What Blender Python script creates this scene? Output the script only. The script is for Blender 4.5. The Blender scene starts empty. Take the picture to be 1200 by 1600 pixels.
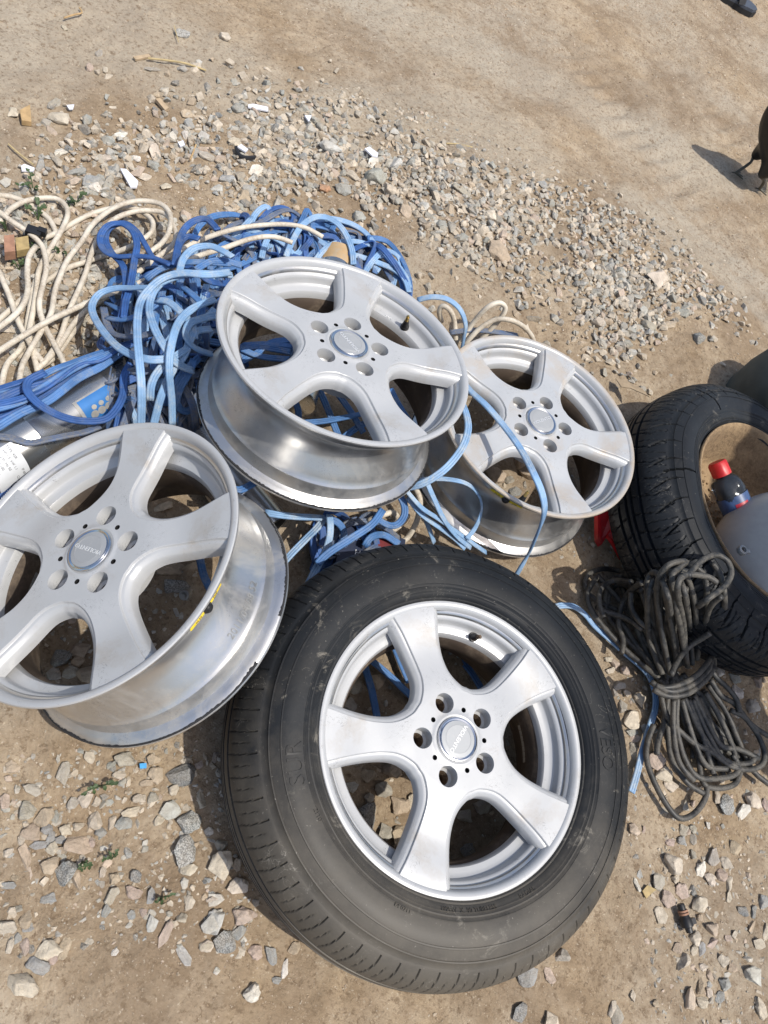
import bpy, bmesh, math, random
from math import sin, cos, pi, radians, sqrt, atan2, hypot
from mathutils import Vector, Matrix, noise
from mathutils.geometry import delaunay_2d_cdt

random.seed(7)
SC = bpy.context.scene
COL = SC.collection

# ------------------------------------------------------------------ camera, sky, sun, exposure
H = 1.30
FPX = 1200.0
_g = Vector((.36, .44, .822)).normalized()
_F = (Vector((0, 0, -1)) + _g.z * _g).normalized()
_R = _F.cross(_g)
M3 = Matrix((_R, _F, _g))
CAMPOS = Vector((0, 0, H))
cam_d = bpy.data.cameras.new('camera')
cam_d.sensor_fit = 'AUTO'; cam_d.sensor_width = 36.0; cam_d.lens = 36.0 * FPX / 1600.0
cam_d.clip_start = .02; cam_d.clip_end = 2000
cam = bpy.data.objects.new('camera', cam_d); COL.objects.link(cam)
cam.matrix_world = Matrix.Translation(CAMPOS) @ M3.to_4x4()
SC.camera = cam

SUN_EL = radians(67)
SUN_AZ = radians(-12)          # direction towards the sun, measured from +X towards +Y
SUNV = Vector((cos(SUN_EL) * cos(SUN_AZ), cos(SUN_EL) * sin(SUN_AZ), sin(SUN_EL)))
world = bpy.data.worlds.new('World'); SC.world = world; world.use_nodes = True
wn = world.node_tree.nodes; wl = world.node_tree.links
for n in list(wn): wn.remove(n)
sky = wn.new('ShaderNodeTexSky'); sky.sky_type = 'NISHITA'; sky.sun_disc = False
sky.sun_elevation = SUN_EL
sky.sun_rotation = pi / 2 - SUN_AZ
sky.air_density = 1.0; sky.dust_density = 2.5; sky.ozone_density = 1.0
bg = wn.new('ShaderNodeBackground'); bg.inputs['Strength'].default_value = .125
wo = wn.new('ShaderNodeOutputWorld')
wl.new(sky.outputs[0], bg.inputs[0]); wl.new(bg.outputs[0], wo.inputs[0])
sun_d = bpy.data.lights.new('sun', 'SUN'); sun_d.energy = 3.1; sun_d.angle = radians(.53); sun_d.color = (1, .955, .88)
sun = bpy.data.objects.new('sun', sun_d); COL.objects.link(sun)
sun.rotation_euler = SUNV.to_track_quat('Z', 'Y').to_euler()
SC.view_settings.view_transform = 'Standard'; SC.view_settings.look = 'None'
SC.view_settings.gamma = 1; SC.view_settings.use_curve_mapping = False
SC.view_settings.exposure = 0.43

# ------------------------------------------------------------------ places
def ray(px, py): return M3 @ Vector(((px - 600) / FPX, (800 - py) / FPX, -1))
def P(px, py, h=0.0):
    d = ray(px, py); t = (H - h) / -d.z
    return CAMPOS + d * t
def T(x0, y0, s, pts): return [(x0 + p[0] / s, y0 + p[1] / s) + tuple(p[2:]) for p in pts]
def from_cam(c, n):
    return M3 @ Vector(c) + CAMPOS, (M3 @ Vector(n)).normalized()
def depth_px(p):
    c = M3.transposed() @ (p - CAMPOS); return FPX / -c.z

# ------------------------------------------------------------------ object helpers
def link(o):
    COL.objects.link(o); return o
def tag(o, label, cat, group=None, kind=None):
    if label: o['label'] = label
    if cat: o['category'] = cat
    if group: o['group'] = group
    if kind: o['kind'] = kind
    return o
def thing(name, label, cat, mw=None, group=None):
    o = link(bpy.data.objects.new(name, None)); o.empty_display_size = .05
    if mw is not None: o.matrix_world = mw
    return tag(o, label, cat, group)

class MB:
    def __init__(s): s.v = []; s.f = []; s.m = []; s.col = None
    def add(s, verts, faces, mi=0):
        b = len(s.v); s.v += [tuple(v) for v in verts]
        s.f += [tuple(i + b for i in f) for f in faces]; s.m += [mi] * len(faces)
        return b
    def lathe(s, prof, seg=96, mi=0, fn=None, mis=None, a0=0, a1=2 * pi):
        closed = abs((a1 - a0) - 2 * pi) < 1e-6
        n = seg if closed else seg + 1
        V = []
        for i in range(n):
            a = a0 + (a1 - a0) * i / seg
            for k, (r, z) in enumerate(prof):
                if fn: rr, zz = fn(a, k, r, z)
                else: rr, zz = r, z
                V.append((rr * cos(a), rr * sin(a), zz))
        L = len(prof); b = len(s.v); s.v += V
        for i in range(seg):
            j = (i + 1) % n
            for k in range(L - 1):
                s.f.append((b + i * L + k, b + j * L + k, b + j * L + k + 1, b + i * L + k + 1))
                s.m.append(mis[k] if mis else mi)
    def box(s, c, size, rot=None, mi=0):
        x, y, z = [q / 2 for q in size]; vs = [Vector((a * x, b * y, d * z)) for d in (-1, 1) for b in (-1, 1) for a in (-1, 1)]
        if rot: vs = [rot @ v for v in vs]
        s.add([v + Vector(c) for v in vs], [(0, 2, 3, 1), (4, 5, 7, 6), (0, 1, 5, 4), (2, 6, 7, 3), (0, 4, 6, 2), (1, 3, 7, 5)], mi)
    def cyl(s, p0, p1, r0, r1=None, seg=12, mi=0, cap=True):
        p0 = Vector(p0); p1 = Vector(p1); r1 = r0 if r1 is None else r1
        q = (p1 - p0).to_track_quat('Z', 'Y'); V = []
        for p, r in ((p0, r0), (p1, r1)):
            for i in range(seg):
                a = 2 * pi * i / seg; V.append(p + q @ Vector((r * cos(a), r * sin(a), 0)))
        F = [(i, (i + 1) % seg, seg + (i + 1) % seg, seg + i) for i in range(seg)]
        if cap: F += [tuple(reversed(range(seg))), tuple(range(seg, 2 * seg))]
        s.add(V, F, mi)
    def build(s, name, mats, parent=None, smooth=True, angle=35, fixn=False):
        me = bpy.data.meshes.new(name)
        me.from_pydata(s.v, [], s.f)
        if not isinstance(mats, (list, tuple)): mats = [mats]
        for m in mats: me.materials.append(m)
        if len(mats) > 1:
            me.polygons.foreach_set('material_index', s.m)
        if fixn:
            bm = bmesh.new(); bm.from_mesh(me); bmesh.ops.recalc_face_normals(bm, faces=bm.faces); bm.to_mesh(me); bm.free()
        if smooth:
            me.polygons.foreach_set('use_smooth', [True] * len(me.polygons))
            if angle < 180: me.set_sharp_from_angle(angle=radians(angle))
        me.update()
        o = link(bpy.data.objects.new(name, me))
        if parent: o.parent = parent
        return o

def catmull(pts, per=8):
    n = len(pts); out = []
    for i in range(n - 1):
        p0 = pts[max(i - 1, 0)]; p1 = pts[i]; p2 = pts[i + 1]; p3 = pts[min(i + 2, n - 1)]
        for k in range(per):
            t = k / per; t2 = t * t; t3 = t2 * t
            out.append(.5 * ((2 * p1) + (p2 - p0) * t + (2 * p0 - 5 * p1 + 4 * p2 - p3) * t2 + (3 * p1 - p0 - 3 * p2 + p3) * t3))
    out.append(pts[-1].copy()); return out
def resample(pts, step):
    out = [pts[0].copy()]; acc = 0.0
    for a, b in zip(pts, pts[1:]):
        L = (b - a).length
        if L < 1e-9: continue
        d = step - acc
        while d <= L:
            out.append(a.lerp(b, d / L)); d += step
        acc = L - (d - step)
    if (out[-1] - pts[-1]).length > step * .3: out.append(pts[-1].copy())
    return out
def sweep(mb, pts, prof, mi=0, up=Vector((0, 0, 1)), twist=None, bias=.25, cap=True):
    n = len(pts)
    if n < 3: return
    m = len(prof); V = []; nn = None
    for i, p in enumerate(pts):
        t = (pts[min(i + 1, n - 1)] - pts[max(i - 1, 0)]).normalized()
        if nn is None: nn = up
        w = nn * (1 - bias) + up * bias
        w = w - t * w.dot(t)
        if w.length < 1e-4: w = t.orthogonal()
        nn = w.normalized(); b = t.cross(nn)
        tw = twist(i) if twist else 0
        nx = b * cos(tw) + nn * sin(tw); ny = nn * cos(tw) - b * sin(tw)
        for (x, y) in prof: V.append(p + nx * x + ny * y)
    F = []
    for i in range(n - 1):
        for k in range(m):
            F.append((i * m + k, i * m + (k + 1) % m, (i + 1) * m + (k + 1) % m, (i + 1) * m + k))
    if cap: F += [tuple(reversed(range(m))), tuple(range((n - 1) * m, n * m))]
    mb.add(V, F, mi)
def circle_prof(r, n=10): return [(r * cos(2 * pi * i / n), r * sin(2 * pi * i / n)) for i in range(n)]
def flat_prof(w=.0142, t=.0056):
    r = w / 5.4; cs = (-w / 2 + r, 0, w / 2 - r); top = []; M_ = 15
    for i in range(M_ + 1):
        x = -w / 2 + w * i / M_; x = max(-w / 2 + w * .006, min(w / 2 - w * .006, x))
        top.append((x, max(max(sqrt(max(0, r * r - (x - c) ** 2)) for c in cs), r * .42 if abs(x) < w / 2 - r else 0) * t / 2 / r))
    return top[::-1] + [(x, -y) for x, y in top]
FLAT = flat_prof()

def text_mesh(s, size, extrude=0.0):
    cu = bpy.data.curves.new('t', 'FONT'); cu.body = s; cu.size = size; cu.extrude = extrude
    cu.align_x = 'CENTER'; cu.align_y = 'CENTER'; cu.resolution_u = 3
    ob = bpy.data.objects.new('t', cu); COL.objects.link(ob)
    dg = bpy.context.evaluated_depsgraph_get(); dg.update()
    me = bpy.data.meshes.new_from_object(ob.evaluated_get(dg))
    V = [v.co.copy() for v in me.vertices]; F = [tuple(p.vertices) for p in me.polygons]
    bpy.data.objects.remove(ob); bpy.data.curves.remove(cu); bpy.data.meshes.remove(me)
    return V, F

# ------------------------------------------------------------------ materials
def nt(name):
    m = bpy.data.materials.new(name); m.use_nodes = True
    t = m.node_tree; b = t.nodes['Principled BSDF']; return m, t, b
def N(t, typ, **kw):
    n = t.nodes.new(typ)
    for k, v in kw.items():
        if k in n.inputs.keys(): n.inputs[k].default_value = v
        else: setattr(n, k, v)
    return n
def ramp(t, stops, src=None, interp='LINEAR'):
    r = t.nodes.new('ShaderNodeValToRGB'); r.color_ramp.interpolation = interp
    e = r.color_ramp.elements
    while len(e) > 1: e.remove(e[0])
    e[0].position = stops[0][0]; e[0].color = c4(stops[0][1])
    for p, c in stops[1:]:
        q = e.new(p); q.color = c4(c)
    if src is not None: t.links.new(src, r.inputs[0])
    return r
def c4(c):
    if isinstance(c, (int, float)): return (c, c, c, 1)
    return tuple(c) + (1,) if len(c) == 3 else tuple(c)
def mixc(t, fac, a, b, typ='MIX'):
    n = t.nodes.new('ShaderNodeMix'); n.data_type = 'RGBA'; n.blend_type = typ
    for sock, val in ((n.inputs[0], fac), (n.inputs[6], a), (n.inputs[7], b)):
        if hasattr(val, 'is_linked'): t.links.new(val, sock)
        else: sock.default_value = val if isinstance(val, (int, float)) and sock == n.inputs[0] else c4(val)
    return n.outputs[2]
def noise_n(t, co, scale, detail=4, rough=.6, dist=0.0):
    n = N(t, 'ShaderNodeTexNoise'); n.inputs['Scale'].default_value = scale; n.inputs['Detail'].default_value = detail
    n.inputs['Roughness'].default_value = rough; n.inputs['Distortion'].default_value = dist
    t.links.new(co, n.inputs['Vector']); return n.outputs[0]
def bump(t, b, src, strength=.3, dist=.002, prev=None):
    n = t.nodes.new('ShaderNodeBump'); n.inputs['Strength'].default_value = strength; n.inputs['Distance'].default_value = dist
    t.links.new(src, n.inputs['Height'])
    if prev is not None: t.links.new(prev, n.inputs['Normal'])
    t.links.new(n.outputs[0], b.inputs['Normal']); return n.outputs[0]
def objco(t): return t.nodes.new('ShaderNodeTexCoord').outputs['Object']

def simple(name, col, rough=.5, metal=0.0, var=.15, scale=30, dust=None, dust_amt=.5, dust_scale=18, bumpy=0.0, bscale=120, bdist=.001):
    m, t, b = nt(name); co = objco(t)
    n1 = noise_n(t, co, scale, 5)
    c = tuple(max(0, x * (1 - var)) for x in col); d = tuple(min(1, x * (1 + var)) for x in col)
    out = ramp(t, [(.3, c), (.7, d)], n1).outputs[0]
    if dust:
        n2 = noise_n(t, co, dust_scale, 8, .68, .4)
        f = ramp(t, [(.62 - dust_amt * .35, 0.0), (.62 - dust_amt * .35 + .16, 1.0)], n2).outputs[0]
        n3 = noise_n(t, co, dust_scale * 9, 4, .7)
        f2 = N(t, 'ShaderNodeMath', operation='MULTIPLY'); t.links.new(f, f2.inputs[0])
        t.links.new(ramp(t, [(.35, .15), (.65, .85)], n3).outputs[0], f2.inputs[1])
        out = mixc(t, f2.outputs[0], out, dust)
        rr = N(t, 'ShaderNodeMapRange'); rr.inputs['To Min'].default_value = rough; rr.inputs['To Max'].default_value = min(1, rough + .3)
        t.links.new(f2.outputs[0], rr.inputs[0]); t.links.new(rr.outputs[0], b.inputs['Roughness'])
    else: b.inputs['Roughness'].default_value = rough
    t.links.new(out, b.inputs['Base Color'])
    b.inputs['Metallic'].default_value = metal
    if bumpy: bump(t, b, noise_n(t, co, bscale, 5, .65), bumpy, bdist)
    return m

def alloy(name, tint=(.60, .60, .595), metal=.75, rough=.36, dirt=.35, dirtcol=(.30, .25, .19), scratches=True, lip=False, speck=.12):
    m, t, b = nt(name); co = objco(t)
    base = ramp(t, [(.3, tuple(x * .93 for x in tint)), (.7, tint)], noise_n(t, co, 14, 6)).outputs[0]
    d = ramp(t, [(.60 - dirt * .2, 0.0), (.86 - dirt * .2, .8)], noise_n(t, co, 9, 9, .72, .6)).outputs[0]
    sp = ramp(t, [(.60, 0.0), (.66, speck)], noise_n(t, co, 330, 2, .5)).outputs[0]
    spm = ramp(t, [(.42, 0.0), (.62, 1.0)], noise_n(t, co, 11, 5)).outputs[0]
    s2 = N(t, 'ShaderNodeMath', operation='MULTIPLY'); t.links.new(sp, s2.inputs[0]); t.links.new(spm, s2.inputs[1])
    if lip:      # mud dried on the outer lip
        ln = N(t, 'ShaderNodeVectorMath', operation='LENGTH'); t.links.new(co, ln.inputs[0])
        ma = N(t, 'ShaderNodeMath', operation='MULTIPLY_ADD'); t.links.new(noise_n(t, co, 13, 7, .7), ma.inputs[0]); ma.inputs[1].default_value = .035; t.links.new(ln.outputs['Value'], ma.inputs[2])
        ld = ramp(t, [(.229, 0.0), (.240, .85)], ma.outputs[0]).outputs[0]
        mx = N(t, 'ShaderNodeMath', operation='MAXIMUM'); t.links.new(d, mx.inputs[0]); t.links.new(ld, mx.inputs[1]); d = mx.outputs[0]
    out = mixc(t, d, base, dirtcol); out = mixc(t, s2.outputs[0], out, (.62, .58, .5))
    sc = noise_n(t, co, 60, 2, .5, 3.0)
    scm = ramp(t, [(.492, 0.0), (.5, 1.0), (.508, 0.0)], sc).outputs[0]
    scb = ramp(t, [(.54, 0.0), (.62, .9)], noise_n(t, co, 16, 3)).outputs[0]
    s3 = N(t, 'ShaderNodeMath', operation='MULTIPLY'); t.links.new(scm, s3.inputs[0]); t.links.new(scb, s3.inputs[1])
    if scratches: out = mixc(t, s3.outputs[0], out, (.10, .095, .09))
    t.links.new(out, b.inputs['Base Color'])
    mm = N(t, 'ShaderNodeMapRange'); mm.inputs['To Min'].default_value = metal; mm.inputs['To Max'].default_value = .1
    t.links.new(d, mm.inputs[0]); t.links.new(mm.outputs[0], b.inputs['Metallic'])
    r = N(t, 'ShaderNodeMapRange'); r.inputs['To Min'].default_value = rough - .05; r.inputs['To Max'].default_value = rough + .16
    t.links.new(noise_n(t, co, 22, 6, .7), r.inputs[0]); t.links.new(r.outputs[0], b.inputs['Roughness'])
    bump(t, b, noise_n(t, co, 700, 3), .05, .0004)
    return m

MAT = {}
MAT['alloy_a'] = alloy('silver_alloy', tint=(.46, .465, .465), metal=.14, rough=.30, dirt=.22, dirtcol=(.33, .28, .22))
MAT['alloy_c'] = alloy('silver_alloy_dirty', tint=(.47, .48, .485), metal=.16, rough=.31, dirt=.55, dirtcol=(.42, .34, .25), lip=True)
MAT['barrel'] = alloy('bare_barrel', tint=(.56, .56, .555), metal=.9, rough=.27, dirt=.75, dirtcol=(.36, .33, .28), speck=.6)
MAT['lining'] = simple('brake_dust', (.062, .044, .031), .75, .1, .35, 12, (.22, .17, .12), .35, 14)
MAT['cap'] = alloy('cap_silver', tint=(.36, .37, .375), metal=.2, rough=.5, dirt=.05, scratches=False)
MAT['chrome'] = simple('chrome', (.62, .63, .64), .16, 1.0, .1, 40)
MAT['engrave'] = simple('pale_letter', (.8, .8, .79), .35, .5, .05)
MAT['rust'] = simple('rusty_steel', (.10, .065, .04), .7, .45, .5, 140, (.3, .24, .17), .4, 90)
MAT['black_plastic'] = simple('black_plastic', (.014, .014, .015), .45, 0, .2)
MAT['brass'] = simple('brass', (.55, .40, .16), .35, .9, .2, 150)
MAT['yellow'] = simple('yellow_sticker', (.72, .53, .03), .5, 0, .12, 200)
MAT['print'] = simple('dark_print', (.05, .05, .055), .6)
MAT['lead'] = simple('weight_grey', (.30, .30, .29), .5, .5, .2, 90)
MAT['residue'] = simple('torn_rubber', (.018, .018, .02), .75, 0, .3, 200)

def rubber(name, base=(.024, .025, .027), dustc=(.15, .132, .105), amt=.5, rough=.44, dustdir=None):
    m, t, b = nt(name); co = objco(t)
    c = ramp(t, [(.3, tuple(x * .75 for x in base)), (.75, tuple(x * 1.5 for x in base))], noise_n(t, co, 7, 7, .65)).outputs[0]
    film = ramp(t, [(.52, 0.0), (.80, .14 * amt)], noise_n(t, co, 3.0, 7, .7, .3)).outputs[0]
    if dustdir is not None:      # the side that lay in the dirt is dusty
        d = N(t, 'ShaderNodeVectorMath', operation='DOT_PRODUCT'); t.links.new(co, d.inputs[0]); d.inputs[1].default_value = dustdir
        w = N(t, 'ShaderNodeMath', operation='MULTIPLY_ADD'); t.links.new(noise_n(t, co, 9, 7, .7), w.inputs[0]); w.inputs[1].default_value = .55; t.links.new(d.outputs['Value'], w.inputs[2])
        f2 = ramp(t, [(.28, 0.0), (.62, .62)], w.outputs[0]).outputs[0]
        mx = N(t, 'ShaderNodeMath', operation='MAXIMUM'); t.links.new(film, mx.inputs[0]); t.links.new(f2, mx.inputs[1]); film = mx.outputs[0]
    c = mixc(t, film, c, dustc)
    blot = ramp(t, [(.57, 0.0), (.66, .65 * amt)], noise_n(t, co, 24, 9, .75, .8)).outputs[0]
    gate = ramp(t, [(.47, 0.0), (.60, 1.0)], noise_n(t, co, 6, 5)).outputs[0]
    mu = N(t, 'ShaderNodeMath', operation='MULTIPLY'); t.links.new(blot, mu.inputs[0]); t.links.new(gate, mu.inputs[1])
    c = mixc(t, mu.outputs[0], c, (.22, .20, .165))
    sc = ramp(t, [(.494, 0.0), (.5, .7 * amt), (.506, 0.0)], noise_n(t, co, 20, 3, .6, 2.5)).outputs[0]
    g2 = ramp(t, [(.55, 0.0), (.66, 1.0)], noise_n(t, co, 8.5, 4)).outputs[0]
    m2 = N(t, 'ShaderNodeMath', operation='MULTIPLY'); t.links.new(sc, m2.inputs[0]); t.links.new(g2, m2.inputs[1]); c = mixc(t, m2.outputs[0], c, (.30, .28, .24))
    spk = ramp(t, [(.71, 0.0), (.74, .4)], noise_n(t, co, 240, 2, .6)).outputs[0]
    c = mixc(t, spk, c, (.30, .28, .24))
    t.links.new(c, b.inputs['Base Color'])
    r = N(t, 'ShaderNodeMapRange'); r.inputs['To Min'].default_value = rough - .06; r.inputs['To Max'].default_value = rough + .2
    t.links.new(noise_n(t, co, 18, 5, .7), r.inputs[0]); t.links.new(r.outputs[0], b.inputs['Roughness'])
    b.inputs['Specular IOR Level'].default_value = .22
    n1 = bump(t, b, noise_n(t, co, 55, 8, .7), .25, .0012)
    bump(t, b, noise_n(t, co, 800, 2), .12, .0006, n1)
    return m
_inv = M3.transposed()
MAT['tyre_d'] = rubber('worn_rubber', (.0125, .0138, .0155), amt=1.15, dustdir=(.2, 1.05, 0))
MAT['tyre_e'] = rubber('old_rubber', (.015, .0165, .0185), (.10, .092, .08), .7, .42)
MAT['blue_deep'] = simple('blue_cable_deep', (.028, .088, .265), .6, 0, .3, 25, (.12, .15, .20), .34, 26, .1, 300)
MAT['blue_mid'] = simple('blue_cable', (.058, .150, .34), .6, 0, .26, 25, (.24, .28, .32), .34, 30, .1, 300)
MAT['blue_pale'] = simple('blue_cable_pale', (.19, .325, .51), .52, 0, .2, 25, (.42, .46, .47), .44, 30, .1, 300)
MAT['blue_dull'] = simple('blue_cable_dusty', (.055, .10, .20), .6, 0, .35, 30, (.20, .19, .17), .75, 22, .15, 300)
MAT['cream'] = simple('cream_cable', (.60, .545, .45), .5, 0, .16, 30, (.33, .27, .20), .60, 24, .1, 260)
MAT['black_cable'] = simple('black_cable', (.026, .026, .025), .5, 0, .3, 30, (.15, .135, .11), .62, 40, .1, 300)
MAT['steel'] = simple('stainless_steel', (.52, .52, .50), .26, .95, .15, 6, (.42, .38, .32), .30, 12)
MAT['pale_foil'] = simple('pale_foil', (.30, .30, .29), .4, .3, .2, 60, (.34, .30, .24), .4, 40)

def ground_mat():
    m, t, b = nt('sandy_earth'); co = objco(t)
    big = noise_n(t, co, 1.1, 6, .6, .6)
    mid = noise_n(t, co, 7, 8, .68, .4)
    fine = noise_n(t, co, 120, 4, .7)
    c = ramp(t, [(.28, (.252, .178, .106)), (.46, (.362, .276, .180)), (.64, (.445, .357, .252))], mid).outputs[0]
    g = ramp(t, [(.42, 0.0), (.60, .8)], big).outputs[0]
    c = mixc(t, g, c, (.375, .325, .255))
    c = mixc(t, ramp(t, [(.38, .85), (.54, 0.0)], noise_n(t, co, 2.6, 9, .74, .6)).outputs[0], c, (.235, .172, .112))
    c = mixc(t, ramp(t, [(.36, .55), (.52, 0.0)], noise_n(t, co, 24, 6, .7)).outputs[0], c, (.22, .158, .098))
    # pale compacted lanes where wheels have run
    at = N(t, 'ShaderNodeAttribute'); at.attribute_name = 'lane'
    ad = N(t, 'ShaderNodeMath', operation='MULTIPLY_ADD'); t.links.new(noise_n(t, co, 9, 8, .7, .4), ad.inputs[0]); ad.inputs[1].default_value = 1.0; t.links.new(at.outputs['Fac'], ad.inputs[2])
    sc_ = N(t, 'ShaderNodeMath', operation='MULTIPLY'); t.links.new(ad.outputs[0], sc_.inputs[0]); sc_.inputs[1].default_value = .72
    st = ramp(t, [(.66, 0.0), (1.0, .5)], sc_.outputs[0]).outputs[0]
    c = mixc(t, st, c, (.42, .375, .30))
    c = mixc(t, ramp(t, [(.32, .85), (.47, 0.0)], fine).outputs[0], c, (.17, .12, .075))
    c = mixc(t, ramp(t, [(.36, .8), (.44, 0.0)], noise_n(t, co, 62, 5, .72)).outputs[0], c, (.19, .135, .085))
    c = mixc(t, ramp(t, [(.62, 0.0), (.72, .6)], noise_n(t, co, 190, 3, .6)).outputs[0], c, (.58, .50, .39))
    t.links.new(c, b.inputs['Base Color']); b.inputs['Roughness'].default_value = .95
    b.inputs['Specular IOR Level'].default_value = .2
    n1 = bump(t, b, noise_n(t, co, 42, 8, .72), .65, .012)
    n2 = bump(t, b, noise_n(t, co, 170, 5, .75), .7, .004, n1)
    return m
MAT['ground'] = ground_mat()

def stone_mat(name, attr=False):
    m, t, b = nt(name); co = objco(t)
    if attr:
        a = N(t, 'ShaderNodeAttribute'); a.attribute_name = 'tone'; col = a.outputs['Color']; spv = a.outputs['Alpha']
    else:
        a = N(t, 'ShaderNodeObjectInfo'); col = a.outputs['Color']; spv = a.outputs['Alpha']
    k = 1.0 if attr else .055
    n1 = noise_n(t, co, 55 * k, 8, .72)
    v = ramp(t, [(.3, .84), (.68, 1.42)], n1).outputs[0]
    c = mixc(t, 1.0, col, v, 'MULTIPLY')
    # mica and feldspar speckle; how strong is a trait of each stone (alpha)
    sp = ramp(t, [(.48, 0.0), (.53, 1.0)], noise_n(t, co, 420 * k, 3, .75)).outputs[0]
    mu = N(t, 'ShaderNodeMath', operation='MULTIPLY'); t.links.new(sp, mu.inputs[0]); t.links.new(spv, mu.inputs[1])
    c = mixc(t, mu.outputs[0], c, (.50, .50, .47))
    dk = ramp(t, [(.34, .5), (.41, 0.0)], noise_n(t, co, 330 * k, 4, .75)).outputs[0]
    c = mixc(t, dk, c, (.13, .11, .085))
    c = mixc(t, ramp(t, [(.42, .5 if attr else .25), (.60, .04 if attr else 0.0)], noise_n(t, co, 34 * k, 6, .7)).outputs[0], c, (.40, .325, .235))
    t.links.new(c, b.inputs['Base Color']); b.inputs['Roughness'].default_value = .85
    b.inputs['Specular IOR Level'].default_value = .3
    n2 = bump(t, b, noise_n(t, co, 90 * k, 7, .72), .8, .006)
    bump(t, b, noise_n(t, co, 400 * k, 4, .75), .5, .002, n2)
    return m
MAT['stone'] = stone_mat('stone'); MAT['gravel'] = stone_mat('gravel_stone', True)

# ------------------------------------------------------------------ the ground
HASH = {}
def rut(x, y):
    # shallow tyre ruts that sweep across the far ground
    if y < 1.2 or x < -2.5 or x > 3: return 0.0
    u = y - .62 * x * -.9
    d = 0.0
    for k, (c0, w, dp) in enumerate(((2.75, .11, .014), (3.35, .12, .016), (4.3, .15, .015))):
        q = (y + .55 * x + .12 * x * x - c0) / w
        d -= dp * math.exp(-q * q) * min(1, (y - 1.2))
        if abs(q) < 1.6: d += .0060 * sin((x * .84 - y * .3) * 95) * math.exp(-q * q) * max(0, min(1, .4 + 2.2 * noise.noise(Vector((x * 2.3, y * 2.3, 40)))))
    return d
def mound(x, y):
    # gravel is heaped into a low ridge
    z = 0
    for cx, cy, s, h in ((-.45, 1.85, .33, .035), (.05, 2.0, .35, .04), (.4, 2.0, .25, .045), (.55, 2.05, .2, .03)):
        z += h * math.exp(-((x - cx) ** 2 + (y - cy) ** 2) / (2 * s * s))
    return z
def gz(x, y):
    z = .012 * noise.noise(Vector((x * 1.7, y * 1.7, 3.1))) + .007 * noise.noise(Vector((x * 6, y * 6, 1.7)))
    z += .0035 * noise.noise(Vector((x * 19, y * 19, 5.5)))
    return z + rut(x, y) + mound(x, y) - .004
def gz_fine(x, y):
    z = gz(x, y)
    a = noise.noise(Vector((x * 47, y * 47, 2.2))); z += .0036 * a
    b = noise.noise(Vector((x * 110, y * 110, 8.2))); z += .0030 * max(b, -.25)
    return z
LANES = [(.13, [P(*q) for q in ((480, -60), (610, 20), (720, 70), (840, 125), (940, 175), (1030, 220), (1110, 270))]), (.07, [P(*q) for q in ((985, 320), (1040, 365), (1100, 410), (1160, 465), (1215, 540))]), (.05, [P(*q) for q in ((1045, 330), (1110, 385), (1170, 430), (1220, 480))]),
         (.20, [P(*q) for q in ((-60, 60), (80, 40), (220, 60), (330, 110))]), (.16, [P(*q) for q in ((470, 215), (600, 190), (720, 205), (800, 240))])]
def lane(x, y):
    b = 0
    for w, L in LANES:
        for p, q in zip(L, L[1:]):
            dx, dy = q.x - p.x, q.y - p.y; t = max(0, min(1, ((x - p.x) * dx + (y - p.y) * dy) / (dx * dx + dy * dy)))
            d = hypot(x - p.x - t * dx, y - p.y - t * dy) / w
            if d < 1.6: b = max(b, 1 - (d / 1.6) ** 2)
    return b
def make_ground():
    xs = []; ys = []
    def axis(a, b, d, lo, hi):
        out = []; x = a
        while x < b: out.append(x); x += d
        st = d; l = a
        while l > lo: st *= 1.35; l -= st; out.insert(0, l)
        st = d; h = out[-1]
        while h < hi: st *= 1.35; h += st; out.append(h)
        return out
    xs = axis(-1.6, 1.5, .0085, -900, 900); ys = axis(-.5, 2.4, .0085, -900, 900)
    # a coarser but still fine band for the far ground
    j = next(i for i, y in enumerate(ys) if y > 2.4)
    far = []; y = 2.4; d = .009
    while y < 5.6: far.append(y); d = min(d * 1.012, .03); y += d
    ys = ys[:j] + far + [q for q in (6, 6.6, 7.5, 9, 12, 17, 25, 40, 70, 130, 300, 900)]
    V = []; nx = len(xs)
    for y in ys:
        for x in xs:
            z = gz_fine(x, y) if (-2 < x < 2 and -1 < y < 6) else 0.0
            V.append((x, y, z))
    F = [(j * nx + i, j * nx + i + 1, (j + 1) * nx + i + 1, (j + 1) * nx + i) for j in range(len(ys) - 1) for i in range(nx - 1)]
    me = bpy.data.meshes.new('ground'); me.from_pydata(V, [], F); me.materials.append(MAT['ground'])
    la = me.attributes.new('lane', 'FLOAT', 'POINT'); la.data.foreach_set('value', [lane(v[0], v[1]) if (-3 < v[0] < 2.5 and 1 < v[1] < 6.5) else 0.0 for v in V])
    me.polygons.foreach_set('use_smooth', [True] * len(F))
    o = link(bpy.data.objects.new('ground', me)); o['kind'] = 'structure'
    return o
make_ground()

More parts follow.
